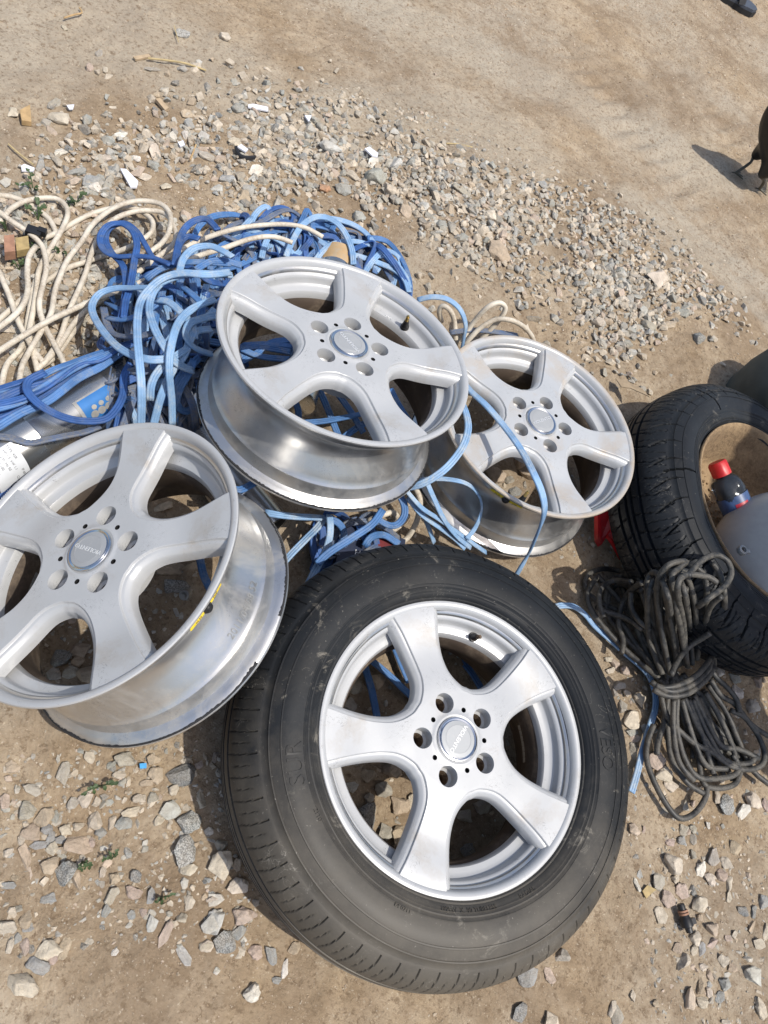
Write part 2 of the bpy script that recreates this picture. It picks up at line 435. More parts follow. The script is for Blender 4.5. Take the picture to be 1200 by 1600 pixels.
# ------------------------------------------------------------------ stones
def rock_mesh(seed, n=15, flat=.62, bev=True):
    rnd = random.Random(seed); bm = bmesh.new()
    ax = (1, rnd.uniform(.62, .9), rnd.uniform(flat * .75, flat * 1.15))
    for i in range(n):
        v = Vector((rnd.gauss(0, 1), rnd.gauss(0, 1), rnd.gauss(0, 1))).normalized() * rnd.uniform(.82, 1.08)
        bm.verts.new((v.x * ax[0] * .5, v.y * ax[1] * .5, v.z * ax[2] * .5))
    r = bmesh.ops.convex_hull(bm, input=bm.verts)
    for g in r['geom_interior'] + r['geom_unused']:
        if isinstance(g, bmesh.types.BMVert) and g.is_valid: bm.verts.remove(g)
    bmesh.ops.dissolve_limit(bm, angle_limit=radians(13), verts=bm.verts, edges=bm.edges)
    if bev: bmesh.ops.bevel(bm, geom=bm.edges[:], offset=.022, segments=1, affect='EDGES', profile=.5)
    bmesh.ops.triangulate(bm, faces=bm.faces)
    me = bpy.data.meshes.new('stone'); bm.to_mesh(me); bm.free()
    me.materials.append(MAT['stone'])
    me.polygons.foreach_set('use_smooth', [True] * len(me.polygons)); me.set_sharp_from_angle(angle=radians(22))
    return me
def rock_big(seed):
    me = rock_mesh(seed, 16); bm = bmesh.new(); bm.from_mesh(me)
    bmesh.ops.subdivide_edges(bm, edges=bm.edges[:], cuts=2, use_grid_fill=True)
    for v in bm.verts:
        k = noise.noise(v.co * 5 + Vector((seed, 0, 0))) * .045 + noise.noise(v.co * 14 + Vector((0, seed, 0))) * .020
        v.co += v.normal * k
    bm.to_mesh(me); bm.free(); me.set_sharp_from_angle(angle=radians(28))
    return me
ROCKS = [rock_big(100 + i) for i in range(26)]
TONES = {  # colour, speckle
    'c': ((.50, .435, .345), .1, 'cream'), 't': ((.40, .32, .23), .05, 'tan'), 'w': ((.62, .58, .51), .05, 'whitish'),
    'p': ((.44, .35, .28), .1, 'pinkish tan'), 'pk': ((.42, .325, .27), .1, 'dull pink'), 'g2': ((.345, .315, .26), .2, 'grey-brown'),
    'gr': ((.255, .26, .25), .35, 'blue-grey'), 'gg': ((.28, .285, .255), .3, 'green-grey'), 'd': ((.125, .13, .128), .5, 'dark speckled'),
    's': ((.16, .165, .16), .9, 'black and white speckled'), 'gw': ((.42, .41, .37), .3, 'pale grey'), 'o': ((.42, .24, .13), .05, 'orange-brown')}
STONES = []
def zone(px, py):
    if py > 1180 and px < 480: return 'on the sand left of the tyre'
    if py > 1290 and px > 780: return 'on the sand below the black cable coil' if px > 960 else 'on the sand under the tyre edge'
    if px > 930 and py > 880: return 'between the tyre and the black cable coil' if px < 1040 else 'beside the black cable coil'
    if py < 230 and px < 420: return 'on the bare sand at the far left'
    if px < 330 and py < 640: return 'in the gravel near the cream cables'
    if px > 830 and py < 640: return 'in the gravel beyond the right-hand rim'
    if py < 480: return 'in the gravel beyond the blue cables'
    return 'under the heaped rims'
def add_stone(px, py, L, W, ang, tone, h=None):
    STONES.append((px, py, L, W, ang, tone, h))
def S(x0, y0, s, rows):
    for r in rows:
        x, y, L, W, a, c = r
        if W > L: L, W, a = W, L, a if a else 90
        add_stone(x0 + x / s, y0 + y / s, L / s, W / s, a, c)
S(0, 1150, 3, [(55,145,70,55,0,'t'),(297,180,110,55,80,'g2'),(150,250,100,60,-30,'g2'),(22,305,60,70,0,'p'),(125,350,110,90,60,'g2'),(205,380,90,75,0,'t'),(255,380,60,35,80,'gg'),
(140,455,100,80,-30,'t'),(215,440,60,60,0,'gr'),(180,510,80,40,0,'gr'),(305,440,70,60,0,'c'),(368,418,60,50,0,'c'),(375,515,150,100,-20,'t'),(112,560,115,50,-80,'t'),(235,605,90,75,0,'t'),
(310,640,140,110,40,'d'),(350,685,95,70,80,'t'),(403,300,65,65,0,'c'),(345,315,60,50,0,'g2'),(447,400,85,65,70,'c'),(450,305,45,40,40,'c'),(425,100,70,50,-45,'c'),(580,110,110,80,0,'g2'),
(530,135,50,50,0,'gg'),(565,183,75,45,0,'c'),(735,180,75,75,0,'t'),(720,108,65,55,0,'t'),(690,220,60,50,0,'t'),(860,180,135,100,-10,'d'),(815,250,60,60,0,'c'),(885,110,40,35,0,'c'),
(935,130,40,35,0,'p'),(655,295,65,65,0,'c'),(715,290,55,50,0,'g2'),(945,300,75,60,-70,'c'),(805,345,105,90,20,'gw'),(890,400,105,95,0,'s'),(620,355,90,45,20,'c'),(750,395,55,40,0,'c'),
(575,410,80,75,0,'gr'),(525,405,65,40,70,'c'),(470,455,60,55,0,'gr'),(865,540,140,120,60,'s'),(985,445,50,40,0,'w'),(1040,505,70,65,0,'g2'),(890,625,85,65,0,'c'),(1035,610,130,105,80,'c'),
(1110,705,105,90,0,'c'),(1115,600,80,50,70,'t'),(540,668,60,60,0,'t'),(480,640,60,40,70,'c'),(635,665,75,60,-70,'d'),(525,750,85,70,60,'g2'),(630,735,90,55,-30,'pk'),(710,745,75,50,80,'gr'),
(238,760,90,55,15,'gr'),(40,700,70,45,0,'gr'),(70,665,35,35,0,'t'),(85,812,50,40,0,'g2'),(125,860,85,50,60,'t'),(135,900,60,45,0,'gr'),(30,900,90,90,0,'c'),(85,955,60,50,90,'gr'),
(45,990,60,50,70,'c'),(115,990,70,50,90,'pk'),(220,1005,120,80,0,'c'),(300,1000,95,55,70,'t'),(250,1045,55,50,0,'pk'),(175,1075,110,100,-30,'gr'),(120,1165,170,110,-30,'c'),
(500,815,60,40,70,'gr'),(620,838,45,45,0,'gr'),(672,825,45,35,90,'pk'),(715,875,75,50,80,'gw'),(775,930,120,50,60,'p'),(865,1030,105,60,-60,'gw'),(855,855,60,55,-30,'c'),(890,780,75,45,70,'c'),
(1010,870,130,110,55,'gw'),(1005,768,75,45,0,'c'),(1140,845,110,85,0,'pk'),(1060,965,110,105,0,'d'),(1120,920,60,60,-30,'gr'),(965,985,65,60,0,'c'),(540,1015,35,35,0,'w'),(1018,1100,30,30,0,'w'),
(1190,1200,85,70,90,'w'),(40,545,55,50,0,'c'),(280,485,45,40,0,'gr'),(240,530,60,50,70,'c'),(285,535,50,45,0,'t'),(240,475,60,40,70,'gr'),(100,485,50,40,90,'c'),(435,500,50,35,90,'pk')])
S(900, 1230, 4, [(365,265,80,65,-30,'p'),(430,265,45,35,90,'pk'),(680,260,100,75,80,'g2'),(740,260,55,55,0,'g2'),(675,335,75,70,0,'gr'),(740,325,70,55,90,'g2'),(600,345,70,45,0,'pk'),(835,230,55,40,90,'w'),
(945,105,125,105,70,'s'),(1050,150,110,90,60,'w'),(1110,80,110,110,0,'c'),(885,60,90,60,90,'c'),(1195,110,80,50,90,'pk'),(690,120,80,70,90,'g2'),(740,100,50,50,0,'pk'),(605,480,130,125,-45,'c'),
(520,580,130,100,60,'g2'),(390,610,85,45,-70,'w'),(630,570,80,70,0,'c'),(665,645,110,100,90,'pk'),(580,705,110,90,-45,'pk'),(530,800,110,110,0,'c'),(740,645,60,50,90,'d'),(785,515,110,60,80,'w'),
(865,430,120,90,70,'g2'),(945,480,90,70,-60,'c'),(845,575,75,75,0,'c'),(920,555,90,90,0,'pk'),(965,600,95,55,80,'c'),(965,680,70,50,90,'c'),(995,375,80,75,0,'t'),(740,420,70,50,90,'g2'),
(775,730,110,90,30,'c'),(790,820,60,60,0,'t'),(870,890,130,85,-25,'p'),(755,945,80,80,0,'c'),(855,990,100,60,60,'pk'),(795,1010,80,45,80,'gr'),(665,1090,120,90,20,'c'),(640,1005,75,55,0,'t'),
(750,1020,80,50,60,'c'),(1000,920,55,50,0,'c'),(960,945,60,50,0,'pk'),(1150,980,80,80,-45,'c'),(920,1085,80,80,0,'c'),(805,1125,60,55,0,'c'),(845,1180,70,60,90,'t'),(980,1130,70,50,0,'t'),
(940,1220,105,100,0,'gr'),(1125,1175,150,140,-30,'gw'),(1080,1065,60,50,-45,'w'),(780,1250,110,60,80,'t'),(840,1280,70,45,90,'c'),(720,1325,160,110,75,'p'),(800,1345,85,70,-45,'c'),(905,1320,90,60,70,'gr'),
(855,1340,60,40,90,'g2'),(505,1355,70,50,0,'t'),(365,1310,70,40,80,'c'),(270,1430,110,80,70,'g2'),(235,1380,110,45,70,'c'),(1165,1390,130,70,-70,'c'),(950,1470,80,40,0,'c'),(1050,770,80,70,-30,'d'),
(1120,780,80,60,90,'d'),(1180,720,80,80,0,'gr'),(1110,880,110,50,70,'t'),(1195,920,110,50,90,'c'),(560,1405,25,20,0,'w')])
S(300, 1400, 1.714, [(905,215,62,58,30,'gr'),(962,215,40,28,-60,'p'),(995,165,45,40,0,'g2'),(880,312,50,45,30,'d'),(960,335,45,40,0,'c'),(60,10,50,45,0,'w'),(60,65,70,55,45,'gw'),(140,52,62,45,0,'pk'),(97,125,60,55,0,'d'),
(173,150,42,35,0,'pk'),(213,155,55,28,-70,'gr'),(252,195,45,22,80,'w'),(165,258,48,45,0,'w'),(38,135,35,30,0,'c'),(67,200,18,16,0,'w'),(275,140,35,28,0,'t'),(230,226,28,18,0,'gr')])
S(860, 840, 3.48, [(320,660,55,50,0,'c'),(360,690,70,55,-50,'p'),(410,720,60,55,0,'p'),(380,810,75,70,0,'g2'),(400,910,90,70,60,'g2'),(440,990,110,90,0,'c'),(495,885,90,80,-40,'c'),(450,1050,80,50,0,'gg'),(460,1092,80,55,0,'pk'),
(450,1165,100,60,80,'g2'),(580,1215,130,110,20,'p'),(620,1290,110,85,-40,'c'),(660,1350,90,60,-30,'c'),(925,720,70,65,0,'w'),(970,690,50,50,0,'c'),(1040,720,110,80,-20,'c'),(1000,765,80,80,0,'gg'),(1020,835,60,80,0,'w'),
(1100,920,90,80,0,'g2'),(1135,785,60,70,0,'pk'),(1170,770,50,50,0,'t'),(740,1470,50,60,0,'g2'),(330,720,60,50,20,'c'),(420,850,60,50,0,'c'),(355,840,50,60,0,'g2'),(520,1040,70,50,0,'gr')])
S(350, 120, 2.4, [(75,455,75,60,90,'t'),(1030,650,105,75,-30,'t'),(890,425,85,50,-30,'g2'),(690,500,60,50,-40,'t'),(570,375,100,90,0,'gg'),(450,415,65,50,-20,'gg'),(375,415,50,40,0,'o'),(55,115,60,45,20,'gg'),(300,330,45,45,0,'c'),
(505,525,55,50,0,'gg'),(400,260,95,60,0,'gw'),(620,420,60,55,0,'c'),(765,545,50,55,60,'t'),(640,330,70,60,0,'gw'),(480,365,70,30,-40,'c'),(690,320,50,40,0,'gr'),(995,520,60,60,0,'c'),(820,545,60,40,0,'gg'),(330,280,30,30,0,'d'),
(1035,360,50,30,-20,'t'),(560,320,55,45,10,'w'),(230,320,60,45,0,'c'),(120,350,60,50,0,'w')])
S(900, 380, 4, [(480,245,165,150,30,'c'),(475,505,110,80,-35,'g2'),(205,150,80,60,0,'gg'),(440,410,75,65,0,'gw'),(670,440,70,70,0,'gg'),(765,600,90,80,0,'d'),(155,490,95,80,0,'c'),(490,905,48,45,0,'c'),(600,500,110,50,0,'t'),
(130,410,70,60,0,'g2'),(40,450,70,60,0,'c'),(310,340,80,60,-30,'c'),(205,220,90,60,0,'c'),(250,580,80,60,60,'c'),(360,210,80,70,0,'g2'),(30,60,70,80,0,'gw'),(530,465,60,40,0,'w'),(575,580,50,40,0,'c'),(670,295,45,40,0,'w')])
S(0, 0, 3, [(855,155,75,60,0,'s'),(1055,170,65,55,-10,'c'),(470,245,45,40,0,'g2'),(300,125,35,30,-30,'c'),(415,310,45,45,0,'pk'),(455,325,45,40,90,'c'),(495,320,40,30,90,'c'),(705,318,80,30,-8,'g2'),(265,485,70,55,0,'g2'),
(285,550,110,80,0,'c'),(60,530,70,60,90,'c'),(365,580,50,35,0,'c'),(880,530,65,60,0,'t'),(735,440,40,35,0,'t'),(1120,505,75,55,15,'gg'),(280,710,70,40,0,'w'),(575,630,80,45,0,'w'),(565,675,85,35,-10,'gr'),
(805,640,50,50,0,'w'),(870,625,50,35,80,'w'),(905,645,45,40,0,'c'),(960,645,70,60,-50,'gw'),(1010,700,60,45,0,'gr'),(725,710,85,70,60,'c'),(700,675,60,45,0,'c'),(495,735,55,45,0,'c'),(355,805,90,50,0,'gr'),
(430,850,110,80,0,'gr'),(510,810,75,50,80,'c'),(680,825,70,45,0,'c'),(445,880,60,60,0,'w'),(850,835,60,50,0,'gr'),(600,740,50,40,0,'gw'),(640,740,40,35,90,'w'),(565,725,45,40,0,'gr'),(350,850,80,50,0,'p'),
(780,870,60,45,0,'c'),(930,800,50,40,0,'c'),(1060,835,80,50,0,'gr'),(1105,665,70,50,0,'c'),(970,730,80,45,-20,'g2')])
# stones seen through the spoke windows and under the heap
S(480, 900, 2.4, [(165,480,70,60,0,'g2'),(260,395,85,70,0,'t'),(180,415,70,55,0,'g2'),(225,750,70,60,0,'t'),(170,790,60,50,0,'gw'),(220,900,120,120,0,'d'),(340,860,90,85,0,'t'),(290,800,70,70,-40,'g2'),(320,730,70,70,0,'t'),
(350,980,85,70,0,'t'),(290,960,60,60,0,'g2'),(235,830,40,35,0,'g2'),(395,845,50,60,0,'c'),(600,900,80,60,0,'g2'),(660,860,90,70,0,'g2'),(600,1030,80,60,0,'d')])
S(0, 640, 2.5, [(240,970,80,60,0,'d'),(320,940,80,60,0,'t'),(310,985,60,50,0,'t'),(270,1020,80,60,0,'g2'),(340,1030,80,70,0,'t'),(215,1030,60,55,0,'g2'),(660,620,110,60,0,'t'),(740,605,90,50,0,'t'),(680,690,120,80,0,'d'),(640,375,90,45,10,'t')])
S(640, 500, 3.243, [(430,790,110,90,0,'t'),(620,770,170,140,-30,'t'),(570,720,90,80,0,'t'),(510,810,60,50,0,'g2'),(540,870,80,60,0,'d'),(400,950,70,50,0,'t')])

def stone_obj(px, py, L, W, ang, tone, h, i):
    p = P(px, py, 0); p = P(px, py, gz(p.x, p.y) + .006)
    k = depth_px(p)
    L_m = L / k * 1.2; W_m = W / k * 1.22
    rnd = random.Random(i * 13 + 5)
    me = ROCKS[rnd.randrange(len(ROCKS))]
    # image angle -> world heading
    a = radians(ang); q = P(px + 10 * cos(a), py - 10 * sin(a), p.z); d = q - p; hd = atan2(d.y, d.x)
    o = bpy.data.objects.new('stone', me); COL.objects.link(o)
    th = min(W_m, L_m) * rnd.uniform(.95, 1.25)
    o.location = (p.x, p.y, gz(p.x, p.y) + th * .12)
    o.rotation_euler = (rnd.uniform(-.25, .25), rnd.uniform(-.25, .25), hd + (pi if rnd.random() < .5 else 0))
    o.scale = (L_m, W_m * 1.2, th)
    col, spk, nm = TONES[tone]; j = rnd.uniform(.88, 1.1)
    o.color = (col[0] * j, col[1] * j * rnd.uniform(.98, 1.02), col[2] * j * rnd.uniform(.96, 1.04), min(1, spk * rnd.uniform(.7, 1.3)))
    asp = L / max(W, 1)
    shape = 'long' if asp > 1.7 else ('blocky' if asp < 1.15 else 'angular')
    size = 'large' if L_m > .054 else ('small' if L_m < .029 else 'middling')
    nr = min(MARKS, key=lambda m_: hypot(m_[0] - px, m_[1] - py))
    return o, (size, shape, nm, nr[2], px)
MARKS = [(224, 1197, 'the blue plastic scrap'), (158, 1228, 'the weed under the left rim'), (125, 1322, 'the largest tan stone'), (45, 1540, 'the bottom left corner'), (20, 1440, 'the left edge'), (20, 1250, 'the left edge below the left rim'),
 (330, 1290, 'the tyre, on its left'), (370, 1440, 'the tyre, on its lower left'), (250, 1410, 'the pale green weed'), (400, 1570, 'the bottom edge left of the tyre'), (1070, 1430, 'the black injector'), (1018, 1390, 'the yellowish leaf'), (1075, 1300, 'the lowest loop of black cable'), (1180, 1250, 'the right edge below the black coil'),
 (1180, 1420, 'the right edge beside the injector'), (1100, 1560, 'the bottom right corner'), (960, 1580, 'the bottom edge right of the tyre'), (850, 1530, 'the underside of the tyre'), (985, 1140, 'the single blue cable by the tyre'), (1165, 1080, 'the right edge beside the black coil'), (940, 850, 'the red bracket'), (790, 350, 'the big tan gravel stone'), (1020, 440, 'the biggest cream boulder'), (1000, 600, 'the curled dry leaf'),
 (580, 240, 'the middle tile shard'), (480, 185, 'the three-cornered tile chip'), (380, 235, 'the curl of black rubber'), (400, 168, 'the narrow tile shard'), (203, 278, 'the wedge-shaped tile shard'), (280, 222, 'the lilac-white chip'), (44, 262, 'the white-faced tile piece'), (280, 100, 'the long yellow straw'), (110, 167, 'the small white chip on the sand'), (40, 178, 'the bark chip'), (90, 300, 'the upper left weeds'),
 (60, 420, 'the cream cable clip'), (520, 350, 'the blue cable loops'), (680, 320, 'the middle of the gravel band'), (900, 480, 'the gravel beyond the right-hand rim'), (1090, 530, 'the tip of the gravel band'), (570, 1240, 'the lower left window of the front wheel'), (580, 1070, 'the upper left window of the front wheel'), (760, 1290, 'the lower window of the front wheel'), (120, 1040, 'the lowest window of the left rim'), (290, 900, 'the right window of the left rim'), (800, 740, 'the windows of the right-hand rim')]
ORD = ['leftmost', 'second from left', 'third from left', 'fourth from left', 'fifth from left', 'sixth from left', 'seventh from left', 'eighth from left', 'ninth from left', 'tenth from left']
def label_stones(recs):
    by = {}
    for o, (size, shape, nm, mark, px) in recs: by.setdefault((size, shape, nm, mark), []).append((px, o))
    for (size, shape, nm, mark), L in by.items():
        L.sort(key=lambda q: q[0])
        for i, (px, o) in enumerate(L):
            lab = f'{size} {shape} {nm} stone by {mark}'
            if len(L) > 1: lab = (f'{ORD[i]} ' if len(L) > 2 else ('left ' if i == 0 else 'right ')) + lab
            tag(o, lab, 'stone', 'loose stones on the ground')
# ------------------------------------------------------------------ alloy wheels
RW = .222; RH = .0735
INPROF = [(.2222, -.0028), (.2212, -.0004), (.2185, .0004), (.2145, -.0003), (.2118, -.0022), (.2095, -.0060), (.2078, -.0105), (.2066, -.0150), (.2048, -.0185), (.2005, -.0205), (.1975, -.0225), (.1958, -.0275), (.1945, -.0355), (.1925, -.0385), (.1860, -.0405), (.1795, -.0425), (.1770, -.0465), (.1758, -.056)]
def ztop(r):
    if r < .075: return -.003
    t = (r - .075) / (.207 - .075)
    return -.003 - .006 * sin(pi * min(1, t)) ** 2
SIDE = [(.2085, .0368), (.2025, .0354), (.19, .0318), (.175, .0281), (.155, .0241), (.135, .0213), (.118, .0203), (.104, .0210), (.0918, .0239), (.0808, .0288), (.0684, .0371), (.0623, .0453)]
DROP = [(0, 0), (.0008, -.0006), (.0015, -.0034), (.0020, -.0040), (.0052, -.0048), (.0060, -.0054), (.0098, -.0092), (.0112, -.0118), (.0126, -.0185), (.0129, -.0270), (.0115, -.0285), (.0, -.0290)]
def rmax(z):
    if z > -.0035: return .2118
    for (r0, z0), (r1, z1) in zip(INPROF[3:], INPROF[4:]):
        if z1 <= z <= z0: return r0 + (r1 - r0) * (z - z0) / (z1 - z0) + .0012
    return .1762
_side = resample(catmull([Vector((x, y, 0)) for x, y in SIDE], 10), .0042)
def spoke_geometry():
    side = [Vector((p.x, p.y)) for p in _side]
    side[-1] = Vector((.077 * cos(radians(36)), .077 * sin(radians(36))))
    side = [p for i, p in enumerate(side) if i == 0 or i == len(side) - 1 or (p - side[-1]).length > .0025]
    n = len(side); nor = []
    for i in range(n):
        t = side[min(i + 1, n - 1)] - side[max(i - 1, 0)]; t.normalize()
        nor.append(Vector((-t.y, t.x)) if Vector((-t.y, t.x)).dot(Vector((.3, 1))) > 0 else Vector((t.y, -t.x)))
    nor[-1] = Vector((cos(radians(36)), sin(radians(36))))
    nor[-2] = (nor[-2] + nor[-1]).normalized()
    # flat top
    loop = []
    mirror = [Vector((p.x, -p.y)) for p in side]
    a0 = atan2(side[0].y, side[0].x); r0 = .2117
    arc = [Vector((r0 * cos(a0 * t), r0 * sin(a0 * t))) for t in [-.98 + 1.96 * i / 12 for i in range(13)]]
    harc = [Vector((RH * cos(radians(36) * t), RH * sin(radians(36) * t))) for t in [1 - 2 * i / 12 for i in range(13)]]
    loop = list(reversed(mirror)) + arc + side + harc
    inner = []
    x = .08
    while x < .209:
        y = -.06
        while y < .06:
            p = Vector((x, y)); r = p.length
            if RH + .004 < r < .208 and inside(p, loop) and min((p - q).length for q in loop) > .0045: inner.append(p)
            y += .0065
        x += .0065
    vs = loop + inner; nl = len(loop)
    res = delaunay_2d_cdt(vs, [], [list(range(nl))], 1, 1e-7)
    V = [(v.x, v.y, ztop(v.length)) for v in res[0]]
    F = [tuple(f) for f in res[2]]
    F = [f if area2(f, res[0]) > 0 else tuple(reversed(f)) for f in F]
    mb = MB(); mb.add(V, F)
    # shoulders and walls
    for sgn in (1, -1):
        W = []; m = len(DROP)
        for i in range(n):
            p, q = side[i], nor[i]
            for (u, dz) in DROP:
                w = p + q * u; r = w.length
                zz = ztop(p.length) + dz; q_ = rmax(zz)
                if r > q_: w = w * (q_ / r)
                W.append((w.x, w.y * sgn, zz))
        FF = []
        for i in range(n - 1):
            for k in range(m - 1):
                f = (i * m + k, i * m + k + 1, (i + 1) * m + k + 1, (i + 1) * m + k)
                FF.append(f if sgn > 0 else tuple(reversed(f)))
        mb.add(W, FF)
    return mb
def inside(p, poly):
    c = False; n = len(poly); j = n - 1
    for i in range(n):
        a, b = poly[i], poly[j]
        if (a[1] > p[1]) != (b[1] > p[1]) and p[0] < (b[0] - a[0]) * (p[1] - a[1]) / (b[1] - a[1]) + a[0]: c = not c
        j = i
    return c
def area2(f, v):
    a, b, c = v[f[0]], v[f[1]], v[f[2]]
    return (b.x - a.x) * (c.y - a.y) - (b.y - a.y) * (c.x - a.x)
LUG_R = .0157; PCD = .0572
def hub_geometry():
    loop = [Vector((RH * cos(2 * pi * i / 60), RH * sin(2 * pi * i / 60))) for i in range(60)]
    holes = []
    for k in range(5):
        a = 2 * pi * k / 5
        c = Vector((PCD * cos(a), PCD * sin(a))); holes.append((c, LUG_R, 28))
        a += pi / 5; c = Vector((.0475 * cos(a), .0475 * sin(a))); holes.append((c, .0040, 12))
    vs = list(loop); faces = [list(range(60))]
    for c, r, n in holes:
        b = len(vs); vs += [c + Vector((r * cos(2 * pi * i / n), r * sin(2 * pi * i / n))) for i in range(n)]; faces.append(list(range(b, b + n)))
    b = len(vs); vs += [Vector((.031 * cos(2 * pi * i / 40), .031 * sin(2 * pi * i / 40))) for i in range(40)]
    nb = len(vs)
    for rr in (.0345, .036, .038, .0405):
        for i in range(48):
            p = Vector((rr * cos(2 * pi * i / 48), rr * sin(2 * pi * i / 48)))
            if all((p - c).length > r + .0012 for c, r, n in holes): vs.append(p)
    x = -.072
    while x < .072:
        y = -.072
        while y < .072:
            p = Vector((x, y)); r = p.length
            if .043 < r < RH - .004 and all((p - c).length > q + .003 for c, q, n in holes): vs.append(p)
            y += .006
        x += .006
    def zh(r):
        c = .0022 * math.exp(-((r - .0372) / .0022) ** 2)
        return -.003 + c
    res = delaunay_2d_cdt(vs, [], faces + [list(range(b, b + 40))], 0, 1e-7)
    V = [(v.x, v.y, zh(v.length)) for v in res[0]]; F = []
    for f in res[2]:
        c = (res[0][f[0]] + res[0][f[1]] + res[0][f[2]]) / 3
        if c.length < .0309 or any((c - h).length < r * .985 for h, r, n in holes): continue
        F.append(tuple(f) if area2(f, res[0]) > 0 else tuple(reversed(f)))
    mb = MB(); mb.add(V, F)
    mb.lathe([(.0733, -.0270), (.0722, -.058), (.0001, -.058)], 60)
    for c, r, n in holes:          # the small pin holes have their own walls
        if r > .01: continue
        W = [];
        for z, q in ((-.003, r), (-.012, r * .9), (-.012, .0001)):
            W += [(c.x + q * cos(2 * pi * i / n), c.y + q * sin(2 * pi * i / n), z) for i in range(n)]
        mb.add(W, [(k * n + i, k * n + (i + 1) % n, (k + 1) * n + (i + 1) % n, (k + 1) * n + i) for k in range(2) for i in range(n)], 1)
    return mb
def lug_geometry():
    mb = MB(); n = 28
    prof = [(LUG_R, -.003), (LUG_R * .985, -.0045), (LUG_R * .95, -.024), (.0112, -.027), (.0108, -.030), (.0078, -.035), (.0072, -.048), (.0001, -.048)]
    mb.lathe(prof, n, mis=[0, 0, 0, 1, 1, 1, 2])
    return mb
INPROF2 = [(.1758, -.056), (.1715, -.062), (.170, -.085), (.175, -.105), (.188, -.13), (.1925, -.150), (.196, -.162), (.208, -.166), (.2165, -.172), (.2205, -.1775)]
OUTPROF = [(.2205, -.1775), (.2222, -.1765), (.2222, -.1735), (.2195, -.1700), (.2110, -.1672), (.2045, -.164), (.2030, -.158), (.2015, -.142), (.2020, -.1385), (.2000, -.1355), (.1985, -.1335), (.1960, -.126), (.1905, -.112), (.1835, -.097), (.1785, -.082), (.1775, -.066), (.1810, -.055), (.1900, -.044), (.1990, -.037), (.2022, -.034), (.2030, -.031), (.2025, -.0165), (.2050, -.0125), (.2130, -.0095), (.2200, -.0078), (.2222, -.0055), (.2222, -.0028)]
_spoke_me = {}; _hub_me = {}; _lug_me = {}
def frame(c, n, px, py):
    """matrix of a wheel: z along its axis, x towards the picture point of one spoke tip"""
    n = n.normalized(); d = ray(px, py); t = (c - CAMPOS).dot(n) / d.dot(n); q = CAMPOS + d * t
    x = (q - c); x = (x - n * x.dot(n)).normalized(); y = n.cross(x)
    m = Matrix((x, y, n)).transposed().to_4x4(); m.translation = c
    return m
def local_angle(m, px, py, z=0.0):
    inv = m.inverted(); o = inv @ CAMPOS; d = inv.to_3x3() @ ray(px, py); t = (z - o.z) / d.z; q = o + d * t
    return atan2(q.y, q.x), hypot(q.x, q.y)
def bend_text(s, size, th0, r, z, flip=1, radial=None, extrude=.0003, mb=None, mi=0):
    """letters on a barrel (radial None) or on a face ring"""
    V, F = text_mesh(s, size, extrude); W = []
    for v in V:
        if radial is None:
            a = th0 + flip * v.x / r; rr = r + v.z + .0004; W.append((rr * cos(a), rr * sin(a), z + flip * v.y))
        else:
            rr = r + flip * v.y; a = th0 - flip * v.x / r; W.append((rr * cos(a), rr * sin(a), radial(rr) + v.z))
    mb = mb or MB(); mb.add(W, F, mi); return mb
